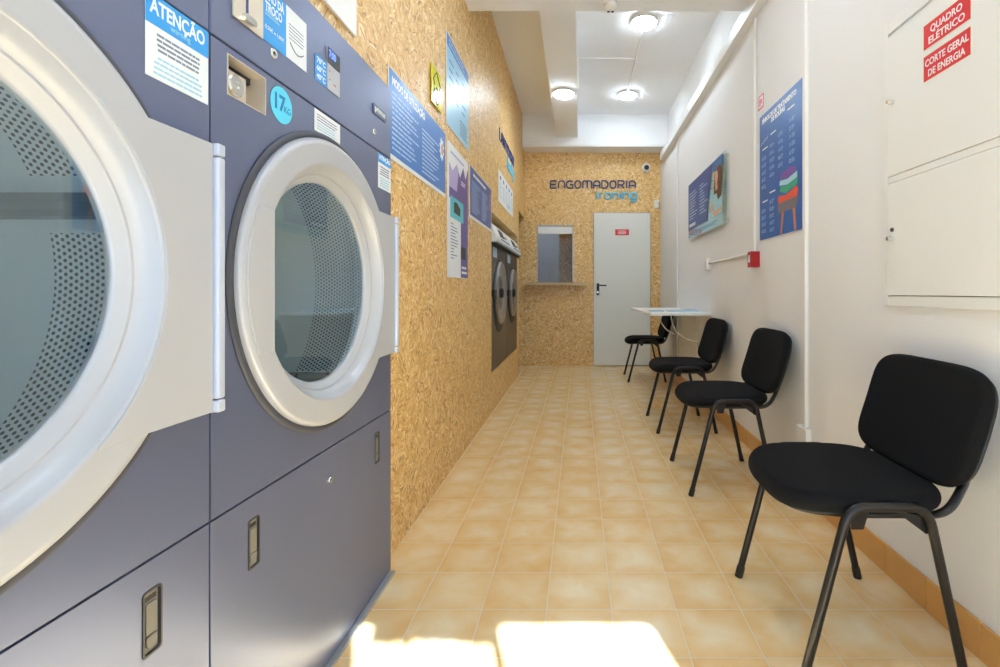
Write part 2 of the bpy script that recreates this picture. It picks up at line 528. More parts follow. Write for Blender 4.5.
# left wall of OSB boards with openings for the dryers, the washers and the passage
def wall_piece(bm, y0, y1, z0, z1, t=.018):
    poly = [(XL(y0), y0), (XL(y1), y1), (XL(y1) - t, y1), (XL(y0) - t, y0)]
    prism(bm, poly, z0, z1, 'XY')
Y1 = 1.7405
WY0, WY1 = 4.03, 5.765
bm = NB()
wall_piece(bm, YW, Y1, 1.73, ZC)
wall_piece(bm, YW, .02, 0, 1.73)
wall_piece(bm, Y1, WY0, 0, ZC)
wall_piece(bm, WY0, WY1, 1.665, ZC)
wall_piece(bm, WY0, WY1, 0, .329)
wall_piece(bm, WY1, 5.93, 0, ZC)
wall_piece(bm, 5.93, YB, 2.0, ZC)
# lining of the recess above the washers
box(bm, -1.15, XL(4.1) - .019, WY0 - .02, WY1 + .02, 1.666, 1.684)
box(bm, -1.15, -1.13, WY0, WY1, 1.1, 1.664)
S(obj('wall_left', bm, M['osb_y']))
S(obj('wall_passage', boxes((-1.95, -1.85, YW, YB, 0, ZC)), M['white_wall']))

# back wall of OSB with hatch opening
hx0, hx1, hz0, hz1 = -.556, -.09, 1.125, 1.895
bm = boxes((-1.9, hx0, YB, YB + .05, 0, ZC), (hx1, 1.2, YB, YB + .05, 0, ZC), (hx0, hx1, YB, YB + .05, 0, hz0), (hx0, hx1, YB, YB + .05, hz1, ZC))
bo = S(obj('wall_back', bm, M['osb_x']))
# ironing room behind the hatch
S(obj('wall_ironing_room', boxes((-2.0, 1.3, 8.6, 8.7, 0, ZC), (-2.0, -1.9, YB + .05, 8.6, 0, ZC), (1.2, 1.3, YB + .05, 8.6, 0, ZC)), M['backroom']))
S(obj('wall_partition', boxes((-.285, .3, 6.95, 6.99, 0, 2.6)), M['osb_x']))

# right wall: lower lining, recessed upper band
S(obj('wall_right', boxes((XR, XR + .14, YW, YB, 0, 2.72), (1.155, 1.24, YW, YB, 2.72, ZC)), M['white_wall']))
S(obj('trim_1', boxes((1.046, 1.154, YW, 6.33, 2.708, 2.735), (1.052, 1.154, YW, 6.33, 2.735, 2.81)), M['white_paint'], bevel=.004))
# beams
S(obj('beam_front', boxes((XL(1) - .02, 1.154, 1.9, 3.18, 2.834, ZC)), M['white_ceiling']))
S(obj('beam_back', boxes((-.76, 1.154, 6.33, YB - .001, 2.885, ZC - .001)), M['white_ceiling']))
S(obj('trim_2', boxes((-.735, 1.1, 6.318, 6.329, 2.887, 2.915)), M['white_paint'], bevel=.003))
S(obj('beam_box', boxes((-.29, -.018, 3.18, 6.329, 3.01, ZC - .001)), M['white_ceiling']))
# skirting tiles on the right
bm = NB()
k = -8
y = 1.7335 - .2035 * 11
while y < 6.5:
    box(bm, XR - .011, XR - .0005, y + .001, min(y + .2035 - .001, YB - .002), .0, .1005)
    y += .2035
S(obj('baseboard_right', bm, M['terracotta'], bevel=.0012, seg=1))
S(obj('trim_3', boxes((XR - .0085, XR - .0004, YW, YB - .002, .001, .099)), simple('skirting_grout', srgb(226, 214, 190), .8)))

# shopfront behind the camera: wall with a glazed opening
S(obj('wall_front', boxes((-2.0, -.66, YW - .1, YW - .001, 0, ZC), (.853, 1.3, YW - .1, YW - .001, 0, ZC), (-.66, .853, YW - .1, YW - .001, 2.515, ZC)), M['white_wall']))
S(obj('window_frame_front', boxes((.36, .40, YW - .07, YW - .03, 0, 2.515), (-.66, -.62, YW - .07, YW - .03, 0, 2.515)), M['white_paint']))

bm = NB()  # added unseen sheet: keeps sun off the dryers, wavy edges shape floor dapples
rnd = random.Random(11)
top = [(-.62 + .98*k/28, (2.50 if k < 18 else 2.20 + .12*abs(math.sin(k*1.9)) * rnd.uniform(.4, 1))) for k in range(29)]
prism(bm, [(-.62, 0), (.36, 0)] + top[::-1], YW - .054, YW - .050, 'XZ')
low = [(.01 + .35*k/20, 2.40 - .07*abs(math.sin(k*1.1 + .6)) * rnd.uniform(.5, 1)) for k in range(21)]
prism(bm, low + [(.36, 2.514), (.01, 2.514)], YW - .054, YW - .050, 'XZ')
S(obj('sun_blocker_front', bm, sun_blocker_material()))

# ------------------------------------------------------------------ conduits on the walls and ceiling
def conduit(label, pts, w=.018, rad=.01, mat='white_pvc', cat='conduit', name='cable_conduit', group=None):
    o = obj(name, tube(NB(), fillet(pts, rad, 3), w / 2, 8), M[mat], smooth=True)
    return tag(o, label, cat, group)
conduit('thin white vertical cable conduit on the right wall, ending at the red fire alarm button', [(XR - .009, 3.02, 2.70), (XR - .009, 3.02, 1.25)])
conduit('thin white horizontal cable conduit on the right wall between red alarm button and light switch', [(XR - .0075, 3.03, 1.243), (XR - .0075, 4.07, 1.243)], .016)
conduit('thin white vertical conduit at the far end of the right wall beyond the acrylic sign', [(XR - .009, 5.39, 2.70), (XR - .009, 5.39, .105)], .016)
conduit('thin white cable conduit running along the ceiling between the two right downlights', [(.56, 4.22, ZC - .009), (.56, 5.55, ZC - .009)], .018)
conduit('thin white cable conduit crossing the ceiling and dropping down the side of the boxed beam', [(.552, 4.80, ZC - .008), (-.009, 4.80, ZC - .008), (-.009, 4.86, 3.03)], .014)
# flat trunking by the poster with its junction box
tr = empty('cable_trunking', (XR, 2.345, .3), 'white vertical cable trunking beside the tall blue poster, with a small box at its foot', 'cable trunking')
obj('cover', boxes((-.018, .0005, -.012, .012, .05, 2.40)), M['white_pvc'], tr, bevel=.003)
obj('junction_box', boxes((-.03, -.0005, -.045, .055, -.03, .05)), M['white_pvc'], tr, bevel=.004)

# ------------------------------------------------------------------ dryers
DC = (0.426, 1.025)     # door centre in the dryer's own frame (y, z)
DW = 0.851

def panel(name, y0, y1, z0, z1, parent, cutters=()):
    o = obj(name, boxes((-.03, 0, y0, y1, z0, z1)), M['panel'], parent)
    if cutters:
        boolean_cut(o, cutters)
    md = o.modifiers.new('bevel', 'BEVEL'); md.width = .003; md.segments = 2; md.limit_method = 'ANGLE'; md.angle_limit = math.radians(50)
    return o

def sub_board(name, parent, y0, z0, n=.0006, label=None):
    """flat item stuck on the front of a dryer: local X right, Y up, Z out"""
    def make(bm, mat):
        o = obj(name, bm, mat, parent)
        o.matrix_local = frame_matrix((n, y0, z0), (0, 1, 0), (0, 0, 1))
        if label: o['label'] = label
        return o
    return make

def latch(parent, yc, zc):
    # deep rim, recessed back plate and thumb lever
    bm = NB()
    o = rrect(-.0175, .0175, -.051, .051, .006)
    i = rrect(-.0145, .0145, -.048, .048, .005)
    for a, b_, x0, x1 in ((o, i, -.012, .0015),):
        n = len(a)
        V = [[bm.verts.new((x, p[0] + yc, p[1] + zc)) for p in pl] for pl, x in ((a, x0), (a, x1), (b_, x1), (b_, x0))]
        for j in range(4):
            A, B = V[j], V[(j+1) % 4]
            for k in range(n): bm.faces.new((A[k], A[(k+1) % n], B[(k+1) % n], B[k]))
    h = obj('latch', bm, M['latch_dark'], parent, smooth=True)
    bm = boxes((-.0115, -.003, yc - .0140, yc + .0140, zc - .0475, zc + .0475))
    box(bm, -.0115, .0000, yc - .010, yc + .010, zc - .019, zc + .030)
    obj('latch_plate', bm, M['latch'], h, bevel=.001)
    bm = NB()
    pl = [(yc - .010, zc - .021), (yc - .010, zc - .030)] + [(yc + .010*math.cos(a), zc - .031 + .011*math.sin(a)) for a in [PI + PI*k/8 for k in range(1, 9)]] + [(yc + .010, zc - .021)]
    prism(bm, pl, -.0115, .0005, 'YZ')
    obj('thumb_lever', bm, M['latch'], h, bevel=.001)
    obj('latch_slot', boxes((-.0105, -.0024, yc - .010, yc + .010, zc + .033, zc + .041)), M['black'], h)
    return h

def round_lock(parent, y, z, r=.0115):
    o = obj('lock', lathe(NB(), [(r, 0), (r, .003), (r*.85, .005), (r*.55, .005), (r*.5, .003), (0, .003)], 24, (y, z)), M['chrome'], parent, smooth=True)
    obj('keyhole', boxes((.003, .0048, y - .0012, y + .0012, z - .004, z + .004)), M['black'], o)
    return o

def make_dryer(y_off, label, lifter_deg, front):
    d = empty('tumble_dryer', (XF, y_off, 0), label, 'tumble dryer', 'large tumble dryers set into the left wall')
    g = .002
    # shell of the cabinet
    sh = boxes((-.95, -.031, g, .012, .012, 1.722), (-.95, -.031, DW - .012, DW - g, .012, 1.722), (-.95, -.031, .012, DW - .012, 1.70, 1.722),
               (-.95, -.031, .012, DW - .012, .012, .03), (-.95, -.93, .012, DW - .012, .03, 1.70), (-.06, -.031, .012, DW - .012, 1.44, 1.50), (-.06, -.031, .012, DW - .012, .57, .595))
    obj('cabinet', sh, M['panel_dark'], d)
    obj('plinth', boxes((-.06, .016, g, DW - g, 0, .0095)), M['alu_grey'], d)
    panel('control_panel', g, DW - g, 1.472, 1.724, d)
    cut = [prism(NB(), circ(DC[0], DC[1], .345, 96), -.05, .05, 'YZ')]
    if front == 'right': cut.append(boxes((-.0299, .05, .0425, .1565, 1.377, 1.4555)))
    o = obj('front_panel', boxes((-.03, 0, g, DW - g, .584, 1.468)), M['panel'], d)
    boolean_cut(o, cut[:1])
    if len(cut) > 1: boolean_cut(o, [boxes((-.05, .05, .0425, .1565, 1.377, 1.4555))])
    ys = (.1195, .7315)
    lp = obj('service_panel', boxes((-.03, 0, g, DW - g, .0115, .580)), M['panel'], d)
    for y in ys: boolean_cut(lp, [prism(NB(), rrect(y - .0172, y + .0172, .484 - .0507, .484 + .0507, .006), -.0125, .05, 'YZ')])
    md = lp.modifiers.new('bevel', 'BEVEL'); md.width = .0015; md.segments = 2; md.limit_method = 'ANGLE'; md.angle_limit = math.radians(60)
    for y in ys: latch(d, y, .484)
    # drum
    R = .400
    rows = 128
    bm = NB(); uvl = bm.loops.layers.uv.new('UVMap')
    xs = [-.036, -.255]
    vv = [[bm.verts.new((x, DC[0] + R*math.cos(2*PI*k/rows), DC[1] + R*math.sin(2*PI*k/rows))) for k in range(rows)] for x in xs]
    lif = [lifter_deg, lifter_deg + 120, lifter_deg + 240]
    for k in range(rows):
        f = bm.faces.new((vv[0][k], vv[0][(k+1) % rows], vv[1][(k+1) % rows], vv[1][k]))
        am = 360.0 * (k + .5) / rows
        near = min(abs((am - a + 180) % 360 - 180) for a in lif)
        f.material_index = 1 if near < 6.7 else 0
        for lp_, (kk, x) in zip(f.loops, ((k, xs[0]), (k+1, xs[0]), (k+1, xs[1]), (k, xs[1]))):
            circN = round(2*PI*R/.0122)
            lp_[uvl].uv = (kk / rows * circN * .0122, x)
    dr = obj('drum', bm, None, d, smooth=True, mats=[M['drum'], M['steel']])
    bm = lathe(NB(), [(R, -.255), (R, -.60), (R - .03, -.63), (0, -.63)], 96, DC)
    obj('drum_rear', bm, M['steel'], dr, smooth=True)
    obj('drum_front', lathe(NB(), [(.30, -.034), (R, -.0355)], 96, DC), M['steel'], dr, smooth=True)
    for a in lif:
        ar = math.radians(a)
        bm = NB()
        pr = [(R - .001, -3.4), (R - .036, -1.9), (R - .042, 0), (R - .036, 1.9), (R - .001, 3.4)]
        pts = [(DC[0] + r*math.cos(ar + math.radians(t)), DC[1] + r*math.sin(ar + math.radians(t))) for r, t in pr]
        prism(bm, pts, -.60, -.06, 'YZ')
        obj('lifter', bm, M['steel_dark'], dr, bevel=.002)
    # door
    prof = [(.345, -.03), (.372, -.002), (.373, .003), (.3725, .010), (.370, .015), (.366, .0185), (.360, .0203), (.357, .0205), (.3565, .0205),
            (.3125, .0205), (.312, .0205), (.309, .0200), (.306, .0185), (.3045, .0165), (.304, .0155), (.3035, .0145), (.297, .003), (.291, -.0045), (.2855, -.0088), (.285, -.0092),
            (.2840, -.0094), (.2815, -.0090), (.2800, -.0098), (.2792, -.0108), (.2785, -.0114), (.2665, -.0205), (.2660, -.021), (.262, -.026), (.262, -.032)]
    door = obj('door', lathe(NB(), prof, 128, DC), M['silver'], d, smooth=True)
    obj('door_seal', lathe(NB(), [(.368, 0), (.389, 0), (.389, .003), (.386, .006), (.380, .007), (.374, .006), (.368, .004)], 128, DC), M['gasket'], door, smooth=True)
    obj('door_glass', lathe(NB(), [(0, -.0245), (.262, -.0245)], 96, DC), M['glass'], door, smooth=True)
    # hinge plate on the near side
    z = .152; r = .356
    a0 = math.asin(z / r)
    pl = [(-.272, -z), (-.272, z)] + [(-r*math.cos(a), r*math.sin(a)) for a in [a0 - 2*a0*k/16 for k in range(17)]]
    obj('hinge_plate', prism(NB(), [(DC[0] + p, DC[1] + q) for p, q in pl], -.002, .0225, 'YZ'), M['silver'], door, bevel=.0015)
    # handle plate on the far side, from the flat rim to the cabinet edge
    z = .238; r = .3085
    a0 = math.asin(z / r)
    pl = [(r*math.cos(a), r*math.sin(a)) for a in [a0 - 2*a0*k/20 for k in range(21)]] + [(.404, -z), (.404, z)]
    obj('handle_plate', prism(NB(), [(DC[0] + p, DC[1] + q) for p, q in pl], .004, .0222, 'YZ'), M['silver'], door, bevel=.0015)
    hy0, hy1 = DC[0] + .4045, DC[0] + .4225
    obj('handle_bar', boxes((.004, .031, hy0, hy1, DC[1] - .2155, DC[1] + .2155)), M['bar'], door, bevel=.004)
    for za in (.2175, -.2395): obj('handle_cap', boxes((.004, .031, hy0, hy1, DC[1] + za, DC[1] + za + .022)), M['bar'], door, bevel=.003)
    return d

dl = make_dryer(.033, 'slate blue dryer nearest the camera, cut by the left edge, warning notice at upper right', 18, 'left')
dr_ = make_dryer(.884, 'slate blue dryer with round cyan 17 KG sticker, coin slot and small display', -52, 'right')

def warning_sticker(parent, y0, z0, w, h, hh, seed, sub=True, small=False):
    st = sub_board('warning_sticker', parent, y0, z0)(boxes((0, w, 0, h, 0, .0006)), M['white_st'])
    put('sticker_header', boxes((0, w, h - hh, h, 0, .0004)), M['blue_st'], st, .0006)
    text_bm_obj('sticker_title', 'ATENÇÃO', hh * .68, M['white_st'], st, (w*.06, h - hh*.62), .0012, width=w*.88, depth=.0002, bold=hh*.018)
    if not small:
        text_bm_obj('sticker_subtitle', 'warning', hh * .30, M['line_cyan'], st, (w*.36, h - hh*.86), .0012, width=w*.32, depth=.0002)
    b0 = h - hh
    put('sticker_text', lines(4, w*.1, w*.9, b0*.52, b0*.9, seed, .8, .45, True), M['line_grey'], st, .0007)
    put('sticker_small_print', lines(4, w*.1, w*.9, b0*.06, b0*.46, seed+1, .75, .4, True), M['line_cyan'], st, .0007)
    return st
warning_sticker(dl, .7511 - .033, 1.337, .127, .1315, .048, 3)
warning_sticker(dr_, 1.622 - .884, 1.350, .108, .1155, .030, 5, small=True)

# right dryer's fittings (y measured from the dryer's left edge)
y0 = .884
sl = sub_board('coin_slot_plate', dr_, .939 - y0, 1.534)(boxes((0, .089, 0, .135, 0, .003)), M['cream'])
put('coin_slot', boxes((.0355, .0415, .012, .115, 0, .0012)), M['navy'], sl, .003)
put('coin_guide', prism(NB(), rrect(.024, .058, .006, .020, .006), 0, .008), M['chrome'], sl, .003)
cs = sub_board('change_sticker', dr_, 1.029 - y0, 1.5365)(boxes((0, .083, 0, .12, 0, .0006)), M['blue_st'])
text_bm_obj('sticker_title', 'NÃO DÁ\nTROCO', .027, M['white_st'], cs, (.009, .092), .0008, width=.066, depth=.0002, bold=.0006)
text_bm_obj('sticker_amount', '0,50€ e 1,00€', .012, M['white_st'], cs, (.008, .028), .0008, width=.066, depth=.0002)
put('sticker_text', lines(2, .009, .06, .056, .068, 4, .8), M['line_cyan'], cs, .0007)
ps = sub_board('price_sticker', dr_, 1.1125 - y0, 1.5385)(boxes((0, .083, 0, .1185, 0, .0006)), M['white_st'])
put('sticker_text', lines(5, .01, .074, .045, .085, 9, .85, .25), M['line_grey'], ps, .0007)
bm = NB(); tube(bm, [(.014 + .055*t, .034 - .055*t*(1-t) + .006*(1-t) , 0.001) for t in [k/10 for k in range(11)]], .0009, 6)
put('sticker_smile', bm, M['black'], ps, 0)
round_lock(dr_, 1.065 - y0, 1.5215)
round_lock(dr_, 1.588 - y0, 1.523, .010)
round_lock(dr_, 1.306 - y0, .496, .0085)
# coin return recess
rc = NB()
ya, yb, za, zb = .0425, .1565, 1.377, 1.4555
box(rc, -.050, -.046, ya, yb, za, zb)
box(rc, -.046, .0015, ya, ya + .002, za, zb); box(rc, -.046, .0015, yb - .002, yb, za, zb)
box(rc, -.046, .0015, ya + .002, yb - .002, za, za + .002); box(rc, -.046, .0015, ya + .002, yb - .002, zb - .002, zb)
rt = obj('coin_return', rc, M['cream'], dr_)
obj('coin_box_cover', boxes((-.046, -.012, ya + .003, ya + .072, za + .003, za + .058)), M['cream'], rt, bevel=.002)
lk = obj('coin_lock', lathe(NB(), [(.022, -.012), (.022, -.006), (.019, -.003), (.007, -.003), (.006, -.007), (0, -.007)], 32, (ya + .034, za + .030)), M['chrome'], rt, smooth=True)
# 17 kg sticker
kg = sub_board('capacity_sticker', dr_, 1.0957 - y0, 1.4196)(prism(NB(), circ(0, 0, .040, 48), 0, .0006), M['cyan_st'])
text_bm_obj('sticker_title', '17', .048, M['deep_st'], kg, (-.032, -.012), .0008, width=.038, depth=.0002, bold=.0012)
text_bm_obj('sticker_unit', 'KG', .021, M['deep_st'], kg, (.008, -.012), .0008, width=.024, depth=.0002)
# notice under the seam
nt_ = sub_board('notice_sticker', dr_, 1.2313 - y0, 1.4105)(boxes((0, .132, 0, .056, 0, .0006)), M['white_st'])
put('sticker_text', lines(3, .012, .12, .027, .048, 12, .85, .3), M['line_grey'], nt_, .0007)
put('sticker_small_print', lines(3, .012, .12, .006, .026, 13, .8, .3), M['line_cyan'], nt_, .0007)
# temperature sticker and display
tp = sub_board('temperature_sticker', dr_, 1.235 - y0, 1.541)(boxes((0, .056, 0, .066, 0, .0006)), M['blue_st'])
for i, tx in enumerate(('70°C', '60°C', '40°C')):
    text_bm_obj('temperature_text', tx, .019, M['white_st'], tp, (.007, .048 - .0205*i), .0008, width=.042, depth=.0002, bold=.0004)
dp = sub_board('display_unit', dr_, 1.292 - y0, 1.541)(boxes((0, .067, 0, .113, 0, .002)), M['silver'])
put('display_screen', boxes((.001, .066, .069, .112, 0, .0012)), M['black'], dp, .002)
text_bm_obj('display_digits', '7:00', .026, M['display'], dp, (.006, .088), .0034, width=.036, depth=.0002, bold=.0008)
bm = NB()
for (a, b_) in ((.012, .05), (.012, .028), (.035, .022), (.042, .022)): prism(bm, circ(a, b_, .0022, 10), 0, .0006)
put('display_button', bm, M['red'], dp, .002)
# maker's badge
bd = sub_board('maker_badge', dr_, 1.578 - y0, 1.583)(prism(NB(), rrect(0, .108, 0, .034, .009), 0, .002), M['navy'])
put('badge_face', prism(NB(), rrect(.004, .104, .004, .030, .007), 0, .0006), simple('badge_grey', srgb(70, 74, 84), .35), bd, .002)
text_bm_obj('badge_text', 'primus', .027, M['white_st'], bd, (.012, .012), .003, width=.084, depth=.0003, bold=.0004)

# ------------------------------------------------------------------ plain white board above the dryers
wb = board('white_board', 'plain white board mounted high on the OSB wall above the dryers', 'board', 'left', .25, 1.802, .001)
obj('face', boxes((0, 1.283, 0, .92, 0, .010)), M['white_paint'], wb, bevel=.002)

# ------------------------------------------------------------------ posters on the left wall
pa = board('instruction_poster', 'large blue landscape poster headed MODO DE UTILIZAÇÃO beside the dryers', 'poster', 'left', 1.81, 1.503)
obj('sheet', boxes((0, .78, 0, .34, 0, .003)), M['white_st'], pa)
put('blue_field', boxes((.002, .778, .018, .338, 0, .0005)), M['poster_blue'], pa, .003)
text_bm_obj('title', 'MODO DE UTILIZAÇÃO', .042, M['white_st'], pa, (.03, .285), .0038, width=.40, depth=.0003, bold=.0022)
put('text_column', lines(12, .03, .36, .035, .265, 21, .6, .36), M['poster_line'], pa, .0036)
put('text_column', lines(11, .39, .66, .035, .245, 22, .6, .36), M['poster_line'], pa, .0036)
bm = NB()
rnd = random.Random(3)
star = [(.71 + (.045 if k % 2 else .028) * math.cos(2*PI*k/20), .235 + (.065 if k % 2 else .045) * math.sin(2*PI*k/20)) for k in range(20)]
prism(bm, star, 0, .0005); put('logo_splash', bm, M['white_st'], pa, .0036)
put('logo_center', prism(NB(), circ(.715, .235, .018, 20, .03), 0, .0004), M['skin'], pa, .0042)

yl = board('warning_sign', 'small yellow plastic sign with black outline drawing, high on the OSB wall', 'sign', 'left', 2.335, 1.915)
obj('sheet', boxes((0, .175, 0, .19, 0, .003)), M['yellow'], yl)
bm = NB()
for pts in ([(.05, .10), (.03, .125), (.085, .175), (.15, .125), (.13, .10)], [(.05, .085), (.03, .06), (.085, .012), (.15, .06), (.13, .085)], [(.08, .098), (.10, .098), (.10, .09), (.08, .09), (.08, .098)]):
    tube(bm, [(p[0], p[1], 0) for p in pts], .003, 6)
put('outline_drawing', bm, M['black'], yl, .003)
yl.matrix_world = yl.matrix_world @ Matrix.Translation((0, 0, .005)) @ Matrix.Rotation(math.radians(-1.0), 4, 'X')

pb = board('price_poster', 'tall pale blue poster with darker blue heading, high on the OSB wall', 'poster', 'left', 2.616, 1.908)
obj('sheet', boxes((0, .535, 0, .50, 0, .003)), M['white_st'], pb)
put('sky_field', boxes((.004, .531, .006, .43, 0, .0005)), M['poster_sky'], pb, .003)
put('header_band', boxes((.004, .531, .43, .496, 0, .0005)), M['poster_blue'], pb, .003)
put('title_line', lines(2, .05, .48, .44, .487, 31, .8, .4), M['poster_line'], pb, .0036)
for i in range(3):
    for j in range(5): put('text_line', boxes((.05 + .15*i, .15 + .15*i - .012*((i*3 + j*2) % 4), .18 + .045*j, .19 + .045*j, 0, .0004)), M['poster_blue'], pb, .0036)
put('text_block', lines(5, .30, .50, .03, .13, 36, .85, .3), M['navy'], pb, .0036)

pc = board('promotion_poster', 'tall narrow poster with purple right side and a turquoise square on the OSB wall', 'poster', 'left', 2.64, 1.083)
W_, H_ = .49, .745
obj('sheet', boxes((0, W_, 0, H_, 0, .003)), M['white_st'], pc)
bm = NB(); prism(bm, [(.30, .004), (W_ - .004, .004), (W_ - .004, .70), (.42, .62), (.36, .68), (.28, .60), (.2, .66), (.1, .60), (.03, .63), (.03, .44), (.30, .44)], 0, .0005)
put('purple_field', bm, M['violet'], pc, .003)
bm = NB(); prism(bm, [(.03, .50), (.03, .63), (.1, .60), (.2, .66), (.24, .63), (.2, .50)], 0, .0005)
put('lilac_shade', bm, M['violet_l'], pc, .0034)
put('title_line', lines(1, .06, .40, .685, .71, 41, .9, .5), M['violet_l'], pc, .0036)
sq = put('turquoise_square', boxes((.05, .36, .335, .455, 0, .0005)), M['turq'], pc, .0038)
obj('card_picture', prism(NB(), [(.13, .37), (.27, .365), (.28, .41), (.20, .435), (.13, .43)], .0006, .0012), M['black'], sq)
put('text_column', lines(12, .06, .24, .10, .31, 43, .3, .3), M['line_grey'], pc, .0036)
put('text_small', lines(2, .30, .45, .56, .59, 44, .6, .5), M['white_st'], pc, .0038)
put('phone_picture', boxes((.30, .42, .115, .19, 0, .0006)), M['black'], pc, .0038)
put('text_footer', lines(2, .32, .46, .02, .08, 45, .8, .5), M['white_st'], pc, .0038)

pd = board('rules_poster', 'smaller blue poster with two columns of text, just before the recessed washers', 'poster', 'left', 3.19, 1.492)
obj('sheet', boxes((0, .79, 0, .345, 0, .003)), M['white_st'], pd)
put('blue_field', boxes((.004, .786, .018, .341, 0, .0005)), M['poster_navy'], pd, .003)
put('title_line', lines(1, .10, .60, .285, .315, 51, .9, .6), M['white_st'], pd, .0036)
put('text_column', lines(11, .05, .34, .04, .26, 52, .5, .35), M['poster_line'], pd, .0036)
put('text_column', lines(11, .40, .66, .04, .26, 53, .5, .35), M['poster_line'], pd, .0036)
bm = NB()
for i in range(4): prism(bm, circ(.735, .28 - .035*i, .016, 14, .012), 0, .0005)
put('icon', bm, M['skin'], pd, .0036)

# lettering over the washers
pe = board('pictogram_poster', 'white poster with small blue pictograms above the recessed washers', 'poster', 'left', 4.36, 1.815)
obj('sheet', boxes((0, 1.0, 0, .29, 0, .003)), M['white_st'], pe)
bm = NB()
for i in range(5):
    prism(bm, circ(.12 + .19*i, .235, .035, 14, .02), 0, .0005)
put('pictogram', bm, M['poster_navy'], pe, .0034)
for i in range(5):
    put('text_column', lines(6, .06 + .19*i, .19 + .19*i, .05, .19, 60 + i, .6, .35), M['poster_sky'], pe, .0034)
put('pictogram_low', boxes((.55, .72, .035, .07, 0, .0005)), M['poster_sky'], pe, .0036)

# ------------------------------------------------------------------ washers set into the wall
def make_washer(y0, w, r, label):
    x = XL(y0) - .035
    e = empty('washing_machine', (x, y0, 0), label, 'washing machine', 'recessed washing machines')
    g = .010
    zc = .99; yc = w / 2
    obj('cabinet', boxes((-.34, -.006, g, w - g, .332, 1.41), (-.34, -.14, g, w - g, 1.41, 1.57)), M['wash'], e, bevel=.004)
    obj('front_panel', boxes((-.005, .030, g, w - g, .332, 1.40)), M['wash'], e, bevel=.003)
    # sloping steel control panel, jutting out at its lower edge
    bm = NB(); prism(bm, [(-.005, 1.412), (.077, 1.425), (.080, 1.445), (.020, 1.585), (-.14, 1.585), (-.14, 1.412)], g, w - g, 'XZ')
    cp = obj('control_panel', bm, M['steel'], e, bevel=.003)
    sl = Vector((-.060, 0, .14)).normalized()
    def on_slope(name, bmx, mat):
        o = obj(name, bmx, mat, cp)
        o.matrix_local = frame_matrix((.080, 0, 1.445), (0, 1, 0), sl)
        return o
    on_slope('display', boxes((w*.36, w*.62, .05, .12, -.001, .004)), M['black'])
    for i in range(4): on_slope('push_button', boxes((w*.68 + .03*i, w*.68 + .03*i + .02, .06, .08, -.001, .005)), M['chrome'])
    on_slope('soap_lid', boxes((w*.06, w*.26, .03, .13, -.001, .004)), M['white_st'])
    on_slope('text_strip', boxes((w*.33, w*.9, .015, .03, -.001, .002)), M['let_blue'])
    obj('lip_shadow', boxes((.031, .074, g + .002, w - g - .002, 1.403, 1.4105)), M['black'], e)  # black strip paints the shadow under the control panel's lip
    obj('label_plate', boxes((.0302, .0315, w*.10, w*.34, 1.30, 1.385)), M['poster_line'], e)
    obj('door_recess_shade', lathe(NB(), [(r + .045, .0302), (r + .042, .0345), (r + .003, .033), (0, .033)], 64, (yc, zc - .025)), M['black'], e, smooth=True)  # flat black disc set low, paints the shade around and under the door
    dd = obj('door', lathe(NB(), [(r, .0335), (r + .003, .045), (r - .012, .060), (r - .04, .062), (r - .06, .055), (r - .10, .040), (r - .13, .038)], 64, (yc, zc)), M['door_steel'], e, smooth=True)
    obj('door_glass', lathe(NB(), [(r - .13, .037), (r - .16, .044), (0, .050)], 64, (yc, zc)), M['door_steel2'], dd, smooth=True)
    obj('door_hub', lathe(NB(), [(.045, .048), (.045, .062), (.03, .070), (0, .072)], 24, (yc, zc)), M['black'], dd, smooth=True)
    obj('hinge', boxes((.032, .055, .03, yc - r + .01, zc - .03, zc + .03)), M['black'], dd, bevel=.004)
    obj('foot_screw', lathe(NB(), [(.008, .030), (.008, .034), (0, .034)], 12, (.045, .355)), M['chrome'], e)
    return e
make_washer(4.035, .845, .285, 'dark steel front washing machine in the wall recess, the nearer of the two')
make_washer(4.905, .855, .255, 'dark steel front washing machine in the wall recess, farther one beside the passage')

# ------------------------------------------------------------------ back wall
s = YB / F
def bx(px): return (px - 579) * s
def bz(py): return H - (py - 292) * s
# steel door
dx0, dx1, dz = bx(593.6), bx(650.2), bz(213)
door = empty('door_1', (dx0, YB, 0), kind='structure')
obj('door_leaf', boxes((0.004, dx1 - dx0 - .004, -.034, -.002, .012, dz - .004)), simple('door_white', srgb(226, 228, 222), .4), door, bevel=.003)
obj('door_frame', boxes((-.004, .001, -.02, -.001, 0, dz), (dx1 - dx0 - .001, dx1 - dx0 + .004, -.02, -.001, 0, dz), (-.004, dx1 - dx0 + .004, -.02, -.001, dz - .001, dz + .004)), M['alu_grey'], door)
hd = obj('door_handle', prism(NB(), rrect(.04, .075, .955, 1.12, .015), -.042, -.034, 'XZ'), M['black'], door, bevel=.002)
bm = NB(); tube(bm, fillet([(.057, -.04, 1.09), (.057, -.085, 1.09), (.17, -.085, 1.088)], .015), .009, 10)
obj('lever', bm, M['black'], hd, smooth=True)
obj('lock_cylinder', boxes((.050, .064, -.046, -.041, .985, 1.01)), M['chrome'], hd)
ds = empty('door_sign', (bx(615), YB - .035, bz(235.5)), 'small red sign with white writing fixed to the white steel door', 'sign')
obj('plate', boxes((0, .185, -.002, 0, 0, .078)), M['red'], ds)
tl = obj('sign_text', lines(3, .03, .155, .012, .066, 91, .8, .45, True), M['white_st'], ds)
tl.matrix_local = frame_matrix((0, -.0022, 0), (1, 0, 0), (0, 0, 1))

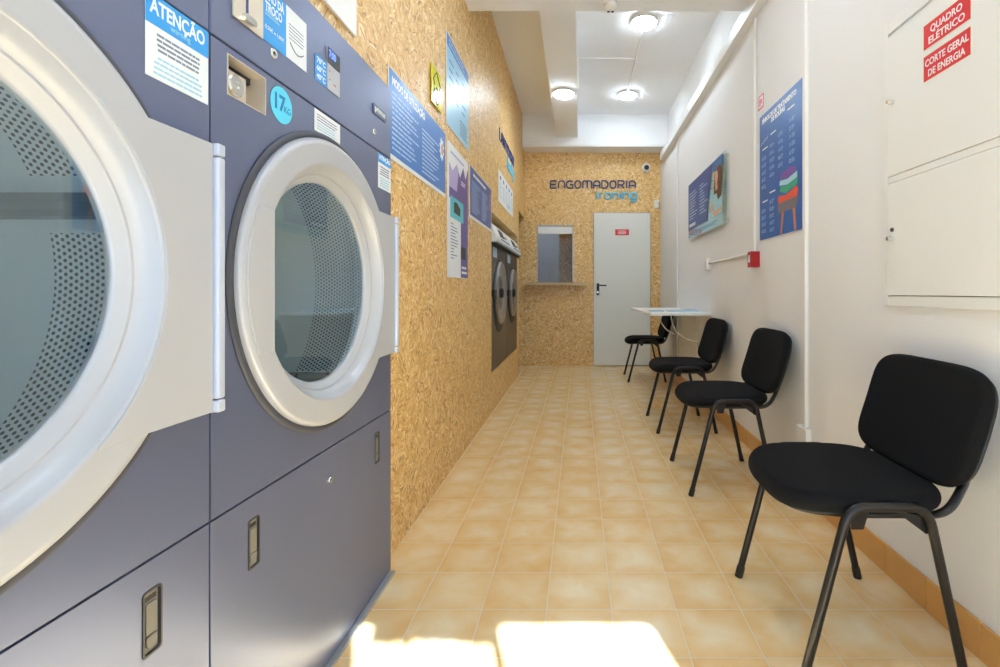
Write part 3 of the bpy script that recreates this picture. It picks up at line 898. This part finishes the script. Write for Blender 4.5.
# hatch
w1 = S(empty('window_1', (hx0, YB, hz0)))
W2, H2 = hx1 - hx0, hz1 - hz0
obj('window_frame', boxes((-.012, 0, -.006, .05, 0, H2 + .012), (W2, W2 + .012, -.006, .05, 0, H2 + .012), (0, W2, -.006, .05, H2, H2 + .012)), M['alu_grey'], w1)
obj('glass_pane', boxes((0, W2, .03, .034, 0, H2 - .1)), M['clear'], w1)
obj('blind_cassette', boxes((0, W2, -.004, .045, H2 - .105, H2 - .012)), M['white_paint'], w1, bevel=.004)
sh = empty('counter_shelf', (bx(525.8), YB, hz0), 'thin grey shelf under the serving hatch on the back wall', 'shelf')
obj('shelf_board', boxes((0, bx(585) - bx(525.8), -.16, -.002, -.028, -.004)), M['alu_grey'], sh, bevel=.002)
obj('shelf_lip', boxes((0, bx(585) - bx(525.8), -.165, -.16, -.034, 0)), simple('shelf_edge', srgb(196, 170, 130), .5), sh)

# letters ENGOMADORIA
def arc(cx, cy, rx, ry, a0, a1, n=8):
    return [(cx + rx*math.cos(math.radians(a0 + (a1-a0)*k/n)), cy + ry*math.sin(math.radians(a0 + (a1-a0)*k/n))) for k in range(n + 1)]
GL = {  # rounded stroke letters on a unit square
 'E': [[(1, 1), (0.12, 1), (0, .88), (0, .12), (.12, 0), (1, 0)], [(0, .5), (.85, .5)]],
 'N': [[(0, 0), (0, .7)] + arc(.5, .6, .5, .4, 180, 0, 10)[1:] + [(1, 0)]],
 'G': [[(1, .86)] + arc(.45, .5, .45, .5, 70, 270, 12) + [(.9, 0), (1, .1), (1, .5), (.55, .5)]],
 'O': [arc(.5, .5, .5, .5, 90, 450, 24)],
 'M': [[(0, 0), (0, .7)] + arc(.25, .7, .25, .3, 180, 0, 6)[1:] + [(.5, 0)], [(.5, .7)] + arc(.75, .7, .25, .3, 180, 0, 6)[1:] + [(1, 0)]],
 'A': [[(0, 0), (0, .6)] + arc(.5, .6, .5, .4, 180, 0, 10)[1:] + [(1, 0)], [(0, .38), (1, .38)]],
 'D': [[(0, 0), (0, 1), (.45, 1)] + arc(.45, .5, .55, .5, 90, -90, 12)[1:] + [(0, 0)]],
 'R': [[(0, 0), (0, 1), (.6, 1)] + arc(.6, .72, .38, .28, 90, -90, 8)[1:] + [(.05, .44)], [(.5, .44), (1, 0)]],
 'I': [[(.5, 0), (.5, 1)]],
 'L': [[(0, 1), (0, .12), (.12, 0), (1, 0)]],
 'V': [[(0, 1), (.5, 0), (1, 1)]],
 'i': [[(.5, 0), (.5, .62)], [(.5, .84), (.5, .88)]],
 'r': [[(.1, 0), (.1, .66)], [(.1, .36)] + arc(.55, .36, .45, .30, 180, 60, 6)],
 'o': [arc(.5, .33, .5, .33, 90, 450, 16)],
 'n': [[(0, 0), (0, .66)], [(0, .36)] + arc(.5, .36, .5, .30, 180, 0, 8) + [(1, 0)]],
 'g': [arc(.5, .33, .5, .33, 0, 360, 16), [(1, .66), (1, -.1)] + arc(.5, -.1, .5, .24, 0, -150, 8)],
 'l': [[(.5, 0), (.5, 1)]],
 'a': [arc(.5, .33, .5, .33, 0, 360, 16), [(1, .66), (1, 0)]],
 'u': [[(0, .66), (0, .3)] + arc(.5, .3, .5, .3, 180, 360, 8) + [(1, .66)]],
 'd': [arc(.5, .33, .5, .33, 0, 360, 16), [(1, 1), (1, 0)]],
 'y': [[(0, .66), (0, .3)] + arc(.5, .3, .5, .3, 180, 360, 8), [(1, .66), (1, -.1)] + arc(.5, -.1, .5, .24, 0, -150, 8)],
}
def stroke_word(parent, word, x0, x1, y0, h, mat, r=.009, n=.008):
    """each letter is a raised piece of its own"""
    ws = [{'I': .16, 'i': .16, 'l': .16, 'M': 1.25, 'r': .6}.get(ch, .85 if ch.isupper() else .8) for ch in word]
    gap = .28
    tot = sum(ws) + gap * (len(word) - 1)
    k = (x1 - x0) / tot
    x = x0
    for ch, w in zip(word, ws):
        bm = NB()
        for st in GL[ch]:
            pts = [(x + w*k*(p[0] if w > .2 else .5), y0 + h*p[1], 0) for p in st]
            tube(bm, pts, r, 8, up=(0, 0, 1))
        put('letter', bm, mat, parent, n)
        x += (w + gap) * k
lb = board('wall_lettering', 'dark blue word ENGOMADORIA in raised letters above the door on the back wall', 'lettering', 'back', bx(549.8), bz(189), .001)
stroke_word(lb, 'ENGOMADORIA', .01, bx(635.3) - bx(549.8), .01, .100, M['let_blue'], .0095, .0095)
stroke_word(lb, 'ironing', bx(596) - bx(549.8), bx(636) - bx(549.8), -.135, .12, M['let_cyan'], .013, .013)

lt = board('wall_lettering', 'blue word LAVANDARIA in raised letters, high on the left OSB wall', 'lettering', 'left', 4.42, 2.37, .001)
stroke_word(lt, 'LAVANDARIA', .01, 1.0, .02, .105, M['let_blue'], .0045, .003)
stroke_word(lt, 'laundry', .50, .98, -.115, .12, M['let_cyan'], .007, .005)

# dome camera and little white sensor
cam_d = empty('security_camera', (bx(646), YB + .0005, bz(168.5)), 'small round black and white dome camera in the top right corner of the back wall', 'security camera')
cb = obj('base', lathe_z(NB(), [(0, .0), (.062, .0), (.062, .03), (.050, .05), (.030, .058), (0, .058)], 32), M['white_pvc'], cam_d, smooth=True)
ln = obj('lens', lathe_z(NB(), [(.034, .055), (.030, .075), (.015, .085), (0, .086)], 24), M['black'], cam_d, smooth=True)
for o in (cb, ln): o.rotation_euler = (PI/2, 0, 0)
ws = tag(obj('door_sensor', boxes((bx(654), bx(658.2), YB - .04, YB + .0005, bz(208.5), bz(200.5))), M['white_pvc'], bevel=.006), 'small white sensor box on the back wall right of the door', 'sensor')

# ------------------------------------------------------------------ ceiling lights and detector
def make_light(x, y, z, label):
    e = empty('ceiling_light', (x, y, z), label, 'ceiling light', 'round surface mounted ceiling lights')
    obj('housing', lathe_z(NB(), [(0, -.001), (.112, -.001), (.112, -.022), (.106, -.024), (.1005, -.024), (.1005, -.018), (0, -.018)], 48), M['white_pvc'], e, smooth=True)
    obj('diffuser', lathe_z(NB(), [(0, -.0185), (.0995, -.0185), (.0995, -.034), (.092, -.040), (0, -.040)], 48), M['lamp'], e, smooth=True)
    return e
make_light(.553, 4.14, ZC, 'round glowing ceiling light nearest the camera, at the top of the picture')
make_light(.566, 5.667, ZC, 'round glowing ceiling light on the far right of the ceiling')
make_light(-.154, 4.89, 3.01, 'round glowing ceiling light on the underside of the boxed beam')
make_light(.20, 2.15, 2.834, 'added unseen round ceiling light under the cross beam, above the picture')  # out of view, added to brighten the front of the room
make_light(.20, .55, ZC, 'added unseen round ceiling light above the dryers, outside the picture')  # extra lamp out of view, added for more light near the camera
sd = empty('smoke_detector', (.20, 3.08, 2.834), 'round white smoke detector under the cross beam at the top of the picture', 'smoke detector')
obj('base', lathe_z(NB(), [(0, -.001), (.052, -.001), (.052, -.014), (.045, -.018), (0, -.018)], 32), M['white_pvc'], sd, smooth=True)
obj('sensor_head', lathe_z(NB(), [(.042, -.0182), (.040, -.036), (.028, -.046), (0, -.047)], 32), M['white_pvc'], sd, smooth=True)
obj('sensor_slot', boxes((-.02, -.004, .018, .035, -.047, -.034), (.006, .022, .018, .035, -.047, -.034)), M['black'], sd)

# ------------------------------------------------------------------ right wall things
# tall laundry symbols poster
yR0 = 2.951
pt = board('laundry_symbols_poster', 'tall blue poster of laundry symbols with folded towels on a stool, right wall', 'poster', 'right', yR0, 1.308)
PW, PH = .578, .746
obj('sheet', boxes((0, PW, 0, PH, 0, .004)), M['white_st'], pt)
put('blue_field', boxes((.004, PW - .012, .002, PH - .002, 0, .0006)), simple('print_blue_poster', srgb(30, 96, 176), .35), pt, .004)
text_bm_obj('title', 'SÍMBOLOS DE TRATAMENTO\nDE ROUPAS', .036, M['white_st'], pt, (PW*.47, PH - .055), .005, width=.46, align='CENTER', depth=.0003, bold=.0018)
def symbol(x, y, rnd):
    bm = NB()
    c = circ(x, y, .010, rnd.choice((3, 4, 4, 14)))
    tube(bm, [(p[0], p[1], 0) for p in c + c[:1]], .0013, 5)
    for j in range(3):
        w = rnd.uniform(.022, .04)
        rect(bm, x + .018, x + .018 + w, y + .008 - .008*j, y + .0105 - .008*j, 0, .0005)
    put('symbol', bm, M['poster_line'], pt, .005)
rnd = random.Random(5)
cols = ((.05, [.50 - .042*i for i in range(5)]), (.17, [.545 - .042*i for i in range(5)]), (.29, [.57 - .042*i for i in range(5)]), (.43, [.60 - .042*i for i in range(6)]),
        (.05, [.19 - .040*i for i in range(4)]), (.17, [.225 - .040*i for i in range(5)]))
for x, ys in cols:
    for y in ys: symbol(x, y - .02, rnd)
for x, y in ((.05, .545), (.17, .60), (.40, .655), (.05, .235), (.16, .27)):
    put('section_heading', boxes((x, x + .08, y - .014, y - .006, 0, .0005)), M['white_st'], pt, .005)
put('zigzag_line', tube(NB(), [(.03 + .015*i, .565 + (.012 if i % 2 else 0) + .003*i, 0) for i in range(8)], .0012, 5), M['white_st'], pt, .005)
# towels on a stool
def poly(name, pts, mat, n): return put(name, prism(NB(), pts, 0, .0005), M[mat], pt, n)
poly('stool_leg', [(.335, .15), (.365, .15), (.325, .005), (.305, .005)], 'wood_p', .005)
poly('stool_leg', [(.455, .15), (.485, .15), (.50, .005), (.478, .005)], 'wood_p', .005)
poly('towel', [(.28, .12), (.50, .12), (.525, .16), (.515, .19), (.30, .19), (.27, .16)], 'tw4', .0052)
poly('towel', [(.285, .175), (.51, .175), (.525, .20), (.51, .23), (.38, .205), (.29, .215), (.275, .2)], 'tw3', .0056)
poly('towel', [(.305, .235), (.38, .215), (.515, .235), (.52, .265), (.40, .25), (.31, .262)], 'tw2', .006)
poly('towel', [(.30, .27), (.40, .255), (.515, .268), (.515, .30), (.40, .285), (.305, .295)], 'shirt', .0064)
poly('towel', [(.31, .30), (.40, .29), (.51, .305), (.50, .33), (.42, .34), (.32, .325)], 'tw1', .0068)

# tiny red framed notice above it
fs = board('fire_notice', 'small white notice with red border above the tall blue poster', 'notice', 'right', 2.985, 2.105, -.0005)
obj('sheet', boxes((0, .085, 0, .085, 0, .002)), M['red'], fs)
put('white_field', boxes((.010, .075, .010, .075, 0, .0004)), M['white_st'], fs, .002)
bm = NB(); rect(bm, .022, .040, .018, .065); rect(bm, .048, .064, .03, .055)
put('pictogram', bm, M['red'], fs, .0026)

# acrylic sign on standoffs
ac = board('acrylic_sign', 'landscape acrylic sign with a dark haired woman in pale blue, on the right wall', 'sign', 'right', 4.755, 1.508, x=XR - .028)
AW, AH = 1.205, .53
obj('acrylic_sheet', boxes((0, AW, 0, AH, -.003, .003)), M['acrylic'], ac)
put('printed_back', boxes((.0, AW - .06, .0, AH - .004, -.0012, -.0002)), simple('print_acrylic_back', srgb(206, 232, 238), .4), ac, -.0035)
put('blue_field', prism(NB(), [(.004, .085), (.70, .085), (.72, .22), (.78, .40), (.86, .50), (.87, .524), (.004, .524)], 0, .0006), M['poster_navy'], ac, .0035)
put('blue_pattern', prism(NB(), [(.86, .50), (.87, .524), (1.14, .524), (1.14, .44), (.88, .44)], 0, .0006), simple('print_mid_blue', srgb(40, 120, 190), .4), ac, .0035)
put('text_column', lines(10, .05, .38, .17, .44, 81, .5, .35), M['poster_line'], ac, .0045)
put('text_column', lines(10, .44, .72, .17, .44, 82, .4, .35), M['poster_line'], ac, .0045)
put('title_line', lines(1, .05, .31, .105, .145, 85, .9, .7), M['white_st'], ac, .0045)
put('footer_line', lines(2, .1, 1.05, .025, .06, 84, .7, .3), M['poster_blue'], ac, .0045)
wm = put('person_picture', prism(NB(), [(.83, .09), (1.12, .09), (1.13, .22), (1.10, .31), (1.02, .33), (.92, .31), (.85, .22)], 0, .0006), M['shirt'], ac, .0042)
put('picture_arm', prism(NB(), [(.84, .19), (.87, .20), (.93, .12), (1.10, .14), (1.10, .11), (.90, .085)], 0, .0005), M['skin'], ac, .0052)
put('picture_hair', prism(NB(), [(.90, .26), (.92, .41), (.98, .46), (1.07, .46), (1.12, .42), (1.11, .22), (1.02, .20), (.98, .26)], 0, .0005), M['hair'], ac, .0056)
put('picture_face', prism(NB(), circ(.975, .385, .042, 20, .05) , 0, .0005), M['skin'], ac, .0062)
put('picture_neck', prism(NB(), [(.94, .34), (1.0, .34), (1.01, .29), (.96, .28)], 0, .0005), M['skin'], ac, .0060)
bm = NB()
for x, y in ((.025, .025), (AW - .025, .025), (.025, AH - .025), (AW - .025, AH - .025)):
    lathe_z(bm, [(0, -.0265), (.009, -.0265), (.009, .006), (0, .008)], 16, (x, y))
obj('standoff', bm, M['chrome'], ac, smooth=True)

# red alarm button
al = empty('fire_alarm_button', (XR, 2.99, 1.2), 'small red fire alarm call point box on the right wall', 'fire alarm')
obj('housing', boxes((-.056, .0005, -.030, .030, -.048, .048)), M['alarm_red'], al, bevel=.003)
obj('label_plate', boxes((-.0575, -.0555, -.012, .010, -.018, .026)), M['white_st'], al)
# light switch and hook beyond it
sw = empty('light_switch', (XR, 4.12, 1.235), 'small white surface light switch on the right wall behind the red button', 'light switch')
obj('housing', boxes((-.035, -.001, -.045, .045, -.05, .05)), M['white_pvc'], sw, bevel=.004)
obj('rocker', boxes((-.041, -.035, -.028, .028, -.034, .034)), M['white_paint'], sw, bevel=.002)

# electrical cabinet
ec = empty('electrical_cabinet', (XR, 1.735, 0), 'white two door electrical cabinet on the right wall carrying two red signs', 'electrical cabinet')
# local y negative toward camera
L_ = -1.0
obj('frame', boxes((-.013, -.0005, -.022, 0, .952, 1.95), (-.013, -.0005, L_, -.022, .952, .986), (-.013, -.0005, L_, -.022, 1.905, 1.95), (-.013, -.0005, L_, -.022, 1.3785, 1.4015), (-.005, -.0005, L_, -.022, .986, 1.905), (-.013, -.0005, L_ - .02, L_, .952, 1.95)), M['white_paint'], ec, bevel=.002)
for z0, z1, kn in ((1.4025, 1.89, (1.656,)), (.9885, 1.3765, (1.184, 1.215))):
    dd = obj('door', boxes((-.0165, -.006, L_ + .003, -.0255, z0, z1)), M['white_paint'], ec, bevel=.0015)
    for i, kz in enumerate(kn):
        r = .009 if i == 0 else .007
        hk = obj('door_knob' if i == 0 else 'door_lock', lathe(NB(), [(0, -.036 if i == 0 else -.022), (r*.8, -.036 if i == 0 else -.022), (r, -.030 if i == 0 else -.020), (r, -.0165)], 20, (-.052, kz)), M['chrome'] if i == 0 else M['latch_dark'], dd, smooth=True)
    obj('door_gap', boxes((-.0062, -.0055, L_ + .001, -.0235, z0 - .0016 , z1 + .0016)), M['black'], dd)
def cab_sign(z0, h, body, label):
    sg = board('warning_plate', label, 'sign', 'right', 1.5335, z0 - .004, x=XR - .0168)
    obj('backing', boxes((0, .192, 0, h + .008, 0, .0008)), simple('sign_cream', srgb(232, 236, 220), .5), sg)
    put('red_field', boxes((.005, .1875, .004, h + .004, 0, .0006)), M['red'], sg, .0008)
    for i, (t, w) in enumerate(body):
        text_bm_obj('sign_text', t, .030, M['white_st'], sg, (.096 - w/2, .004 + h*(.56 - .43*i)), .0017, width=w, depth=.0002, bold=.0006)
cab_sign(1.7566, .0755, (('QUADRO', .125), ('ELÉTRICO', .142)), 'red sign with white words QUADRO ELÉTRICO on the electrical cabinet')
cab_sign(1.6570, .0775, (('CORTE GERAL', .170), ('DE ENERGIA', .145)), 'red sign with white words CORTE GERAL DE ENERGIA on the electrical cabinet')

# ------------------------------------------------------------------ wall table with leaflets
tb = empty('wall_table', (XR, 4.04, 0), 'white wall mounted table with curved brackets, at the far end of the right wall', 'table')
TZ = .823
obj('tabletop', boxes((-.51, -.001, 0, 1.476, TZ - .02, TZ)), M['white_paint'], tb, bevel=.003)
for yy in (.45, 1.15):
    bm = NB()
    pts = [(-.012, yy, .54)] + [(-.012 - .24*math.sin(t)*1.0 , yy, .54 + .255*(1 - math.cos(t))) for t in [PI/2*k/10 for k in range(1, 11)]]
    tube(bm, [(-.012, yy, .50)] + pts, .013, 8, flat=.5)
    tube(bm, [(-.23, yy, TZ - .03), (-.40, yy, TZ - .027)], .012, 8, flat=.5)
    tube(bm, [(-.008, yy, .48), (-.008, yy, TZ - .03)], .012, 8, flat=.5)
    tube(bm, [(-.012, yy, TZ - .03), (-.24, yy, TZ - .03)], .010, 8, flat=.5)
    obj('bracket', bm, M['white_paint'], tb, smooth=True)
for x0, x1, n, lab in ((.645, .76, 4, 'stack of pale blue leaflets at the outer end of the wall table'), (.80, .92, 5, 'middle stack of pale blue leaflets on the wall table'), (.935, 1.065, 7, 'stack of pale blue leaflets nearest the wall on the wall table')):
    st = empty('leaflet_stack', ((x0 + x1)/2, 4.42, TZ), lab, 'leaflets')
    for k in range(n):
        a = random.Random(int(x0*100) + k).uniform(-.03, .03)
        o = obj('leaflet', boxes((-(x1-x0)/2, (x1-x0)/2, -.09, .09, .0002 + .003*k, .0028 + .003*k)), M['poster_sky'] if k % 2 else M['white_st'], st)
        o.rotation_euler = (0, 0, a)
    put('cover_print', boxes((-(x1-x0)*.42, (x1-x0)*.42, -.08, .0, 0, .0004)), M['poster_blue'], st, .003*n + .0003)

# ------------------------------------------------------------------ chairs
def pad(w, h, t, crown, ne=4.2, seg=56, round_=.5, rings=6):
    """rounded cushion in local (x, y) with thickness along z; returns list of vertex rings"""
    out = []
    def outline(sx, sy):
        pts = []
        for k in range(seg):
            a = 2*PI*k/seg
            c, s_ = math.cos(a), math.sin(a)
            pts.append((sx * math.copysign(abs(c)**(2/ne), c), sy * math.copysign(abs(s_)**(2/ne), s_)))
        return pts
    e = t * round_
    prof = []
    for i in range(rings + 1):          # bottom edge round
        a = -PI/2 + (PI/2) * i / rings
        prof.append((e * (1 - math.cos(a)), -t/2 + e * (1 + math.sin(a)) * 1.0))
    for i in range(rings + 1):
        a = (PI/2) * i / rings
        prof.append((e * (1 - math.cos(a)), t/2 - e + e * math.sin(a)))
    for d, z in prof:
        out.append((outline(w/2 - d, h/2 - d), z))
    return out

def pad_mesh(w, h, t, crown, bend, ne=4.2, seg=56):
    bm = NB()
    lv = pad(w, h, t, crown, ne, seg)
    rings = []
    inner = [.75, .5, .25]
    # bottom cap rings
    full = [([(x*f, y*f) for x, y in lv[0][0]], lv[0][1]) for f in reversed(inner)]
    full = full + lv + [([(x*f, y*f) for x, y in lv[-1][0]], lv[-1][1] + crown * (1 - f*f)) for f in inner]
    for pts, z in full:
        rings.append([bm.verts.new(bend(x, y, z)) for x, y in pts])
    for A, B in zip(rings[:-1], rings[1:]):
        for k in range(seg):
            bm.faces.new((A[k], A[(k+1) % seg], B[(k+1) % seg], B[k]))
    bm.faces.new(rings[0][::-1]); bm.faces.new(rings[-1])
    return bm

def make_chair():
    """local frame: faces -X, origin on the floor between the feet"""
    c = empty('visitor_chair', (0, 0, 0), '', 'chair', 'black visitor chairs along the right wall')
    # seat
    def sb(x, y, z):
        # waterfall front, slight dish at the middle
        f = max(0.0, (-x - .10) / .12)
        drop = .020 * f * f
        r = max(0.0, (x - .12) / .10)
        return (x, y, z - drop + .006 * r * r - .004 * (1 - min(1, (y/.2)**2)))
    st = obj('seat', pad_mesh(.445, .475, .052, .006, sb, ne=3.3), M['fabric'], c, smooth=True)
    st.location = (.0, 0, .456)
    pan = obj('seat_shell', pad_mesh(.40, .43, .016, 0, sb, ne=3.3), M['black'], st, smooth=True)
    pan.location = (.005, 0, -.030)
    # backrest: local x -> across (y), local y -> up the back, z -> toward the sitter
    tilt = math.radians(17)
    def bb(x, y, z):
        cur = .012 * (x / .24) ** 2 - .004 + .010 * (y / .17) ** 2      # wraps towards the sitter
        q = z + cur
        return (-q * math.cos(tilt) + y * math.sin(tilt), x, y * math.cos(tilt) + q * math.sin(tilt))
    bk = obj('backrest', pad_mesh(.490, .335, .038, .003, bb, ne=4.6), M['fabric'], c, smooth=True)
    bk.location = (.255, 0, .636)
    sh = obj('backrest_shell', pad_mesh(.476, .320, .014, 0, bb, ne=4.6), M['black'], bk, smooth=True)
    sh.location = (.018, 0, -.006)
    # legs: two inverted U frames, split at the middle of the top rail
    yo = .247
    r = .0115
    for sy in (-1, 1):
        y = sy * yo
        top = .463
        a = [(-.205, y, .012), (-.088, y, top), (.01, y, top)]
        b_ = [(.205, y, .012), (.108, y, top), (.01, y, top)]
        for pts in (a, b_):
            lg = obj('leg', tube(NB(), fillet(pts, .065, 8), r, 12), M['blacktube'], c, smooth=True)
            p = Vector(pts[0]); d = (Vector(pts[1]) - p).normalized()
            obj('foot_cap', tube(NB(), [p - d*.012, p + d*.025], r + .0022, 12), M['black'], lg, smooth=True)
    # cross bars under the seat and brackets to the rear legs
    bm = NB()
    for x in (-.06, .10):
        tube(bm, [(x, -yo + .012, .412), (x, yo - .012, .412)], .009, 10)
    for sy in (-1, 1):
        y = sy * (yo - .012)
        prism(bm, [(.03, .452), (.125, .43), (.128, .395), (.11, .392)], y - .002, y + .002, 'XZ')
        prism(bm, [(-.075, .452), (-.03, .452), (-.045, .402), (-.075, .402)], y - .002, y + .002, 'XZ')
    obj('seat_frame', bm, M['blacktube'], c, smooth=True)
    # back supports: flat oval tubes curving up behind the seat
    for sy in (-1, 1):
        y = sy * .200
        obj('back_support', tube(NB(), fillet([(-.02, y, .424), (.19, y, .424), (.232, y, .50), (.266, y, .60)], .06, 8), .014, 12, flat=.6), M['blacktube'], c, smooth=True)
    return c

def copy_tree(o, parent=None):
    n = o.copy(); COL.objects.link(n)
    n.parent = parent
    for ch in list(o.children): copy_tree(ch, n)
    return n
proto = make_chair()
spots = ((.765, 1.462, -.015, 'black upholstered visitor chair nearest the camera, beneath the electrical cabinet'),
         (.757, 2.638, .0, 'black visitor chair second from the camera, below the tall blue poster'),
         (.762, 3.69, .01, 'black visitor chair third from the camera, in front of the wall table'),
         (.755, 5.65, .0, 'black visitor chair farthest away, behind the wall table beside the white door'))
for i, (x, y, rz, lab) in enumerate(spots):
    c = proto if i == 0 else copy_tree(proto)
    c.location = (x, y, 0); c.rotation_euler = (0, 0, rz); c['label'] = lab

# ------------------------------------------------------------------ light
w = bpy.data.worlds.new('world'); SC.world = w; w.use_nodes = True
bg = w.node_tree.nodes['Background']
sky = w.node_tree.nodes.new('ShaderNodeTexSky')
sky.sky_type = 'HOSEK_WILKIE'
el = math.radians(48)
hd_ = Vector((-.287, .958, 0)).normalized()
sun_dir = (hd_ * math.cos(el) + Vector((0, 0, -math.sin(el))))     # travel direction of the light
sky.sun_direction = (-sun_dir)
sky.turbidity = 4
mixn = w.node_tree.nodes.new('ShaderNodeMix'); mixn.data_type = 'RGBA'
mixn.inputs['Factor'].default_value = .8
mixn.inputs['B'].default_value = (.66, .82, 1.0, 1)
w.node_tree.links.new(sky.outputs[0], mixn.inputs['A'])
w.node_tree.links.new(mixn.outputs['Result'], bg.inputs['Color'])
bg.inputs['Strength'].default_value = 3.8

sun = bpy.data.lights.new('sun', 'SUN'); sun.energy = 52; sun.angle = math.radians(.9); sun.color = (.76, .88, 1.0)
so = bpy.data.objects.new('sun', sun); COL.objects.link(so)
so.rotation_euler = sun_dir.to_track_quat('-Z', 'Y').to_euler()
# added unseen area light that brightens the ironing room behind the hatch
al_ = bpy.data.lights.new('ironing_room_fill', 'AREA'); al_.energy = 24; al_.size = .6
ao = bpy.data.objects.new('ironing_room_fill', al_); COL.objects.link(ao); ao.location = (-1.1, 8.0, 3.2)

# ------------------------------------------------------------------ camera
cd = bpy.data.cameras.new('camera')
cd.sensor_width = 36; cd.sensor_fit = 'HORIZONTAL'
cd.lens = F / 1000 * 36
cd.shift_x = -.079; cd.shift_y = -.0415
cd.clip_start = .02
co = bpy.data.objects.new('camera', cd); COL.objects.link(co)
co.location = (0, 0, H); co.rotation_euler = (PI/2, 0, 0)
SC.camera = co

vs = SC.view_settings
vs.view_transform = 'Standard'; vs.look = 'None'; vs.gamma = 1; vs.use_curve_mapping = False
vs.exposure = 0.17
SC.cycles.max_bounces = 10; SC.cycles.diffuse_bounces = 6; SC.cycles.glossy_bounces = 4; SC.cycles.transparent_max_bounces = 12
SC.cycles.use_denoising = True
SC.cycles.sample_clamp_indirect = 6
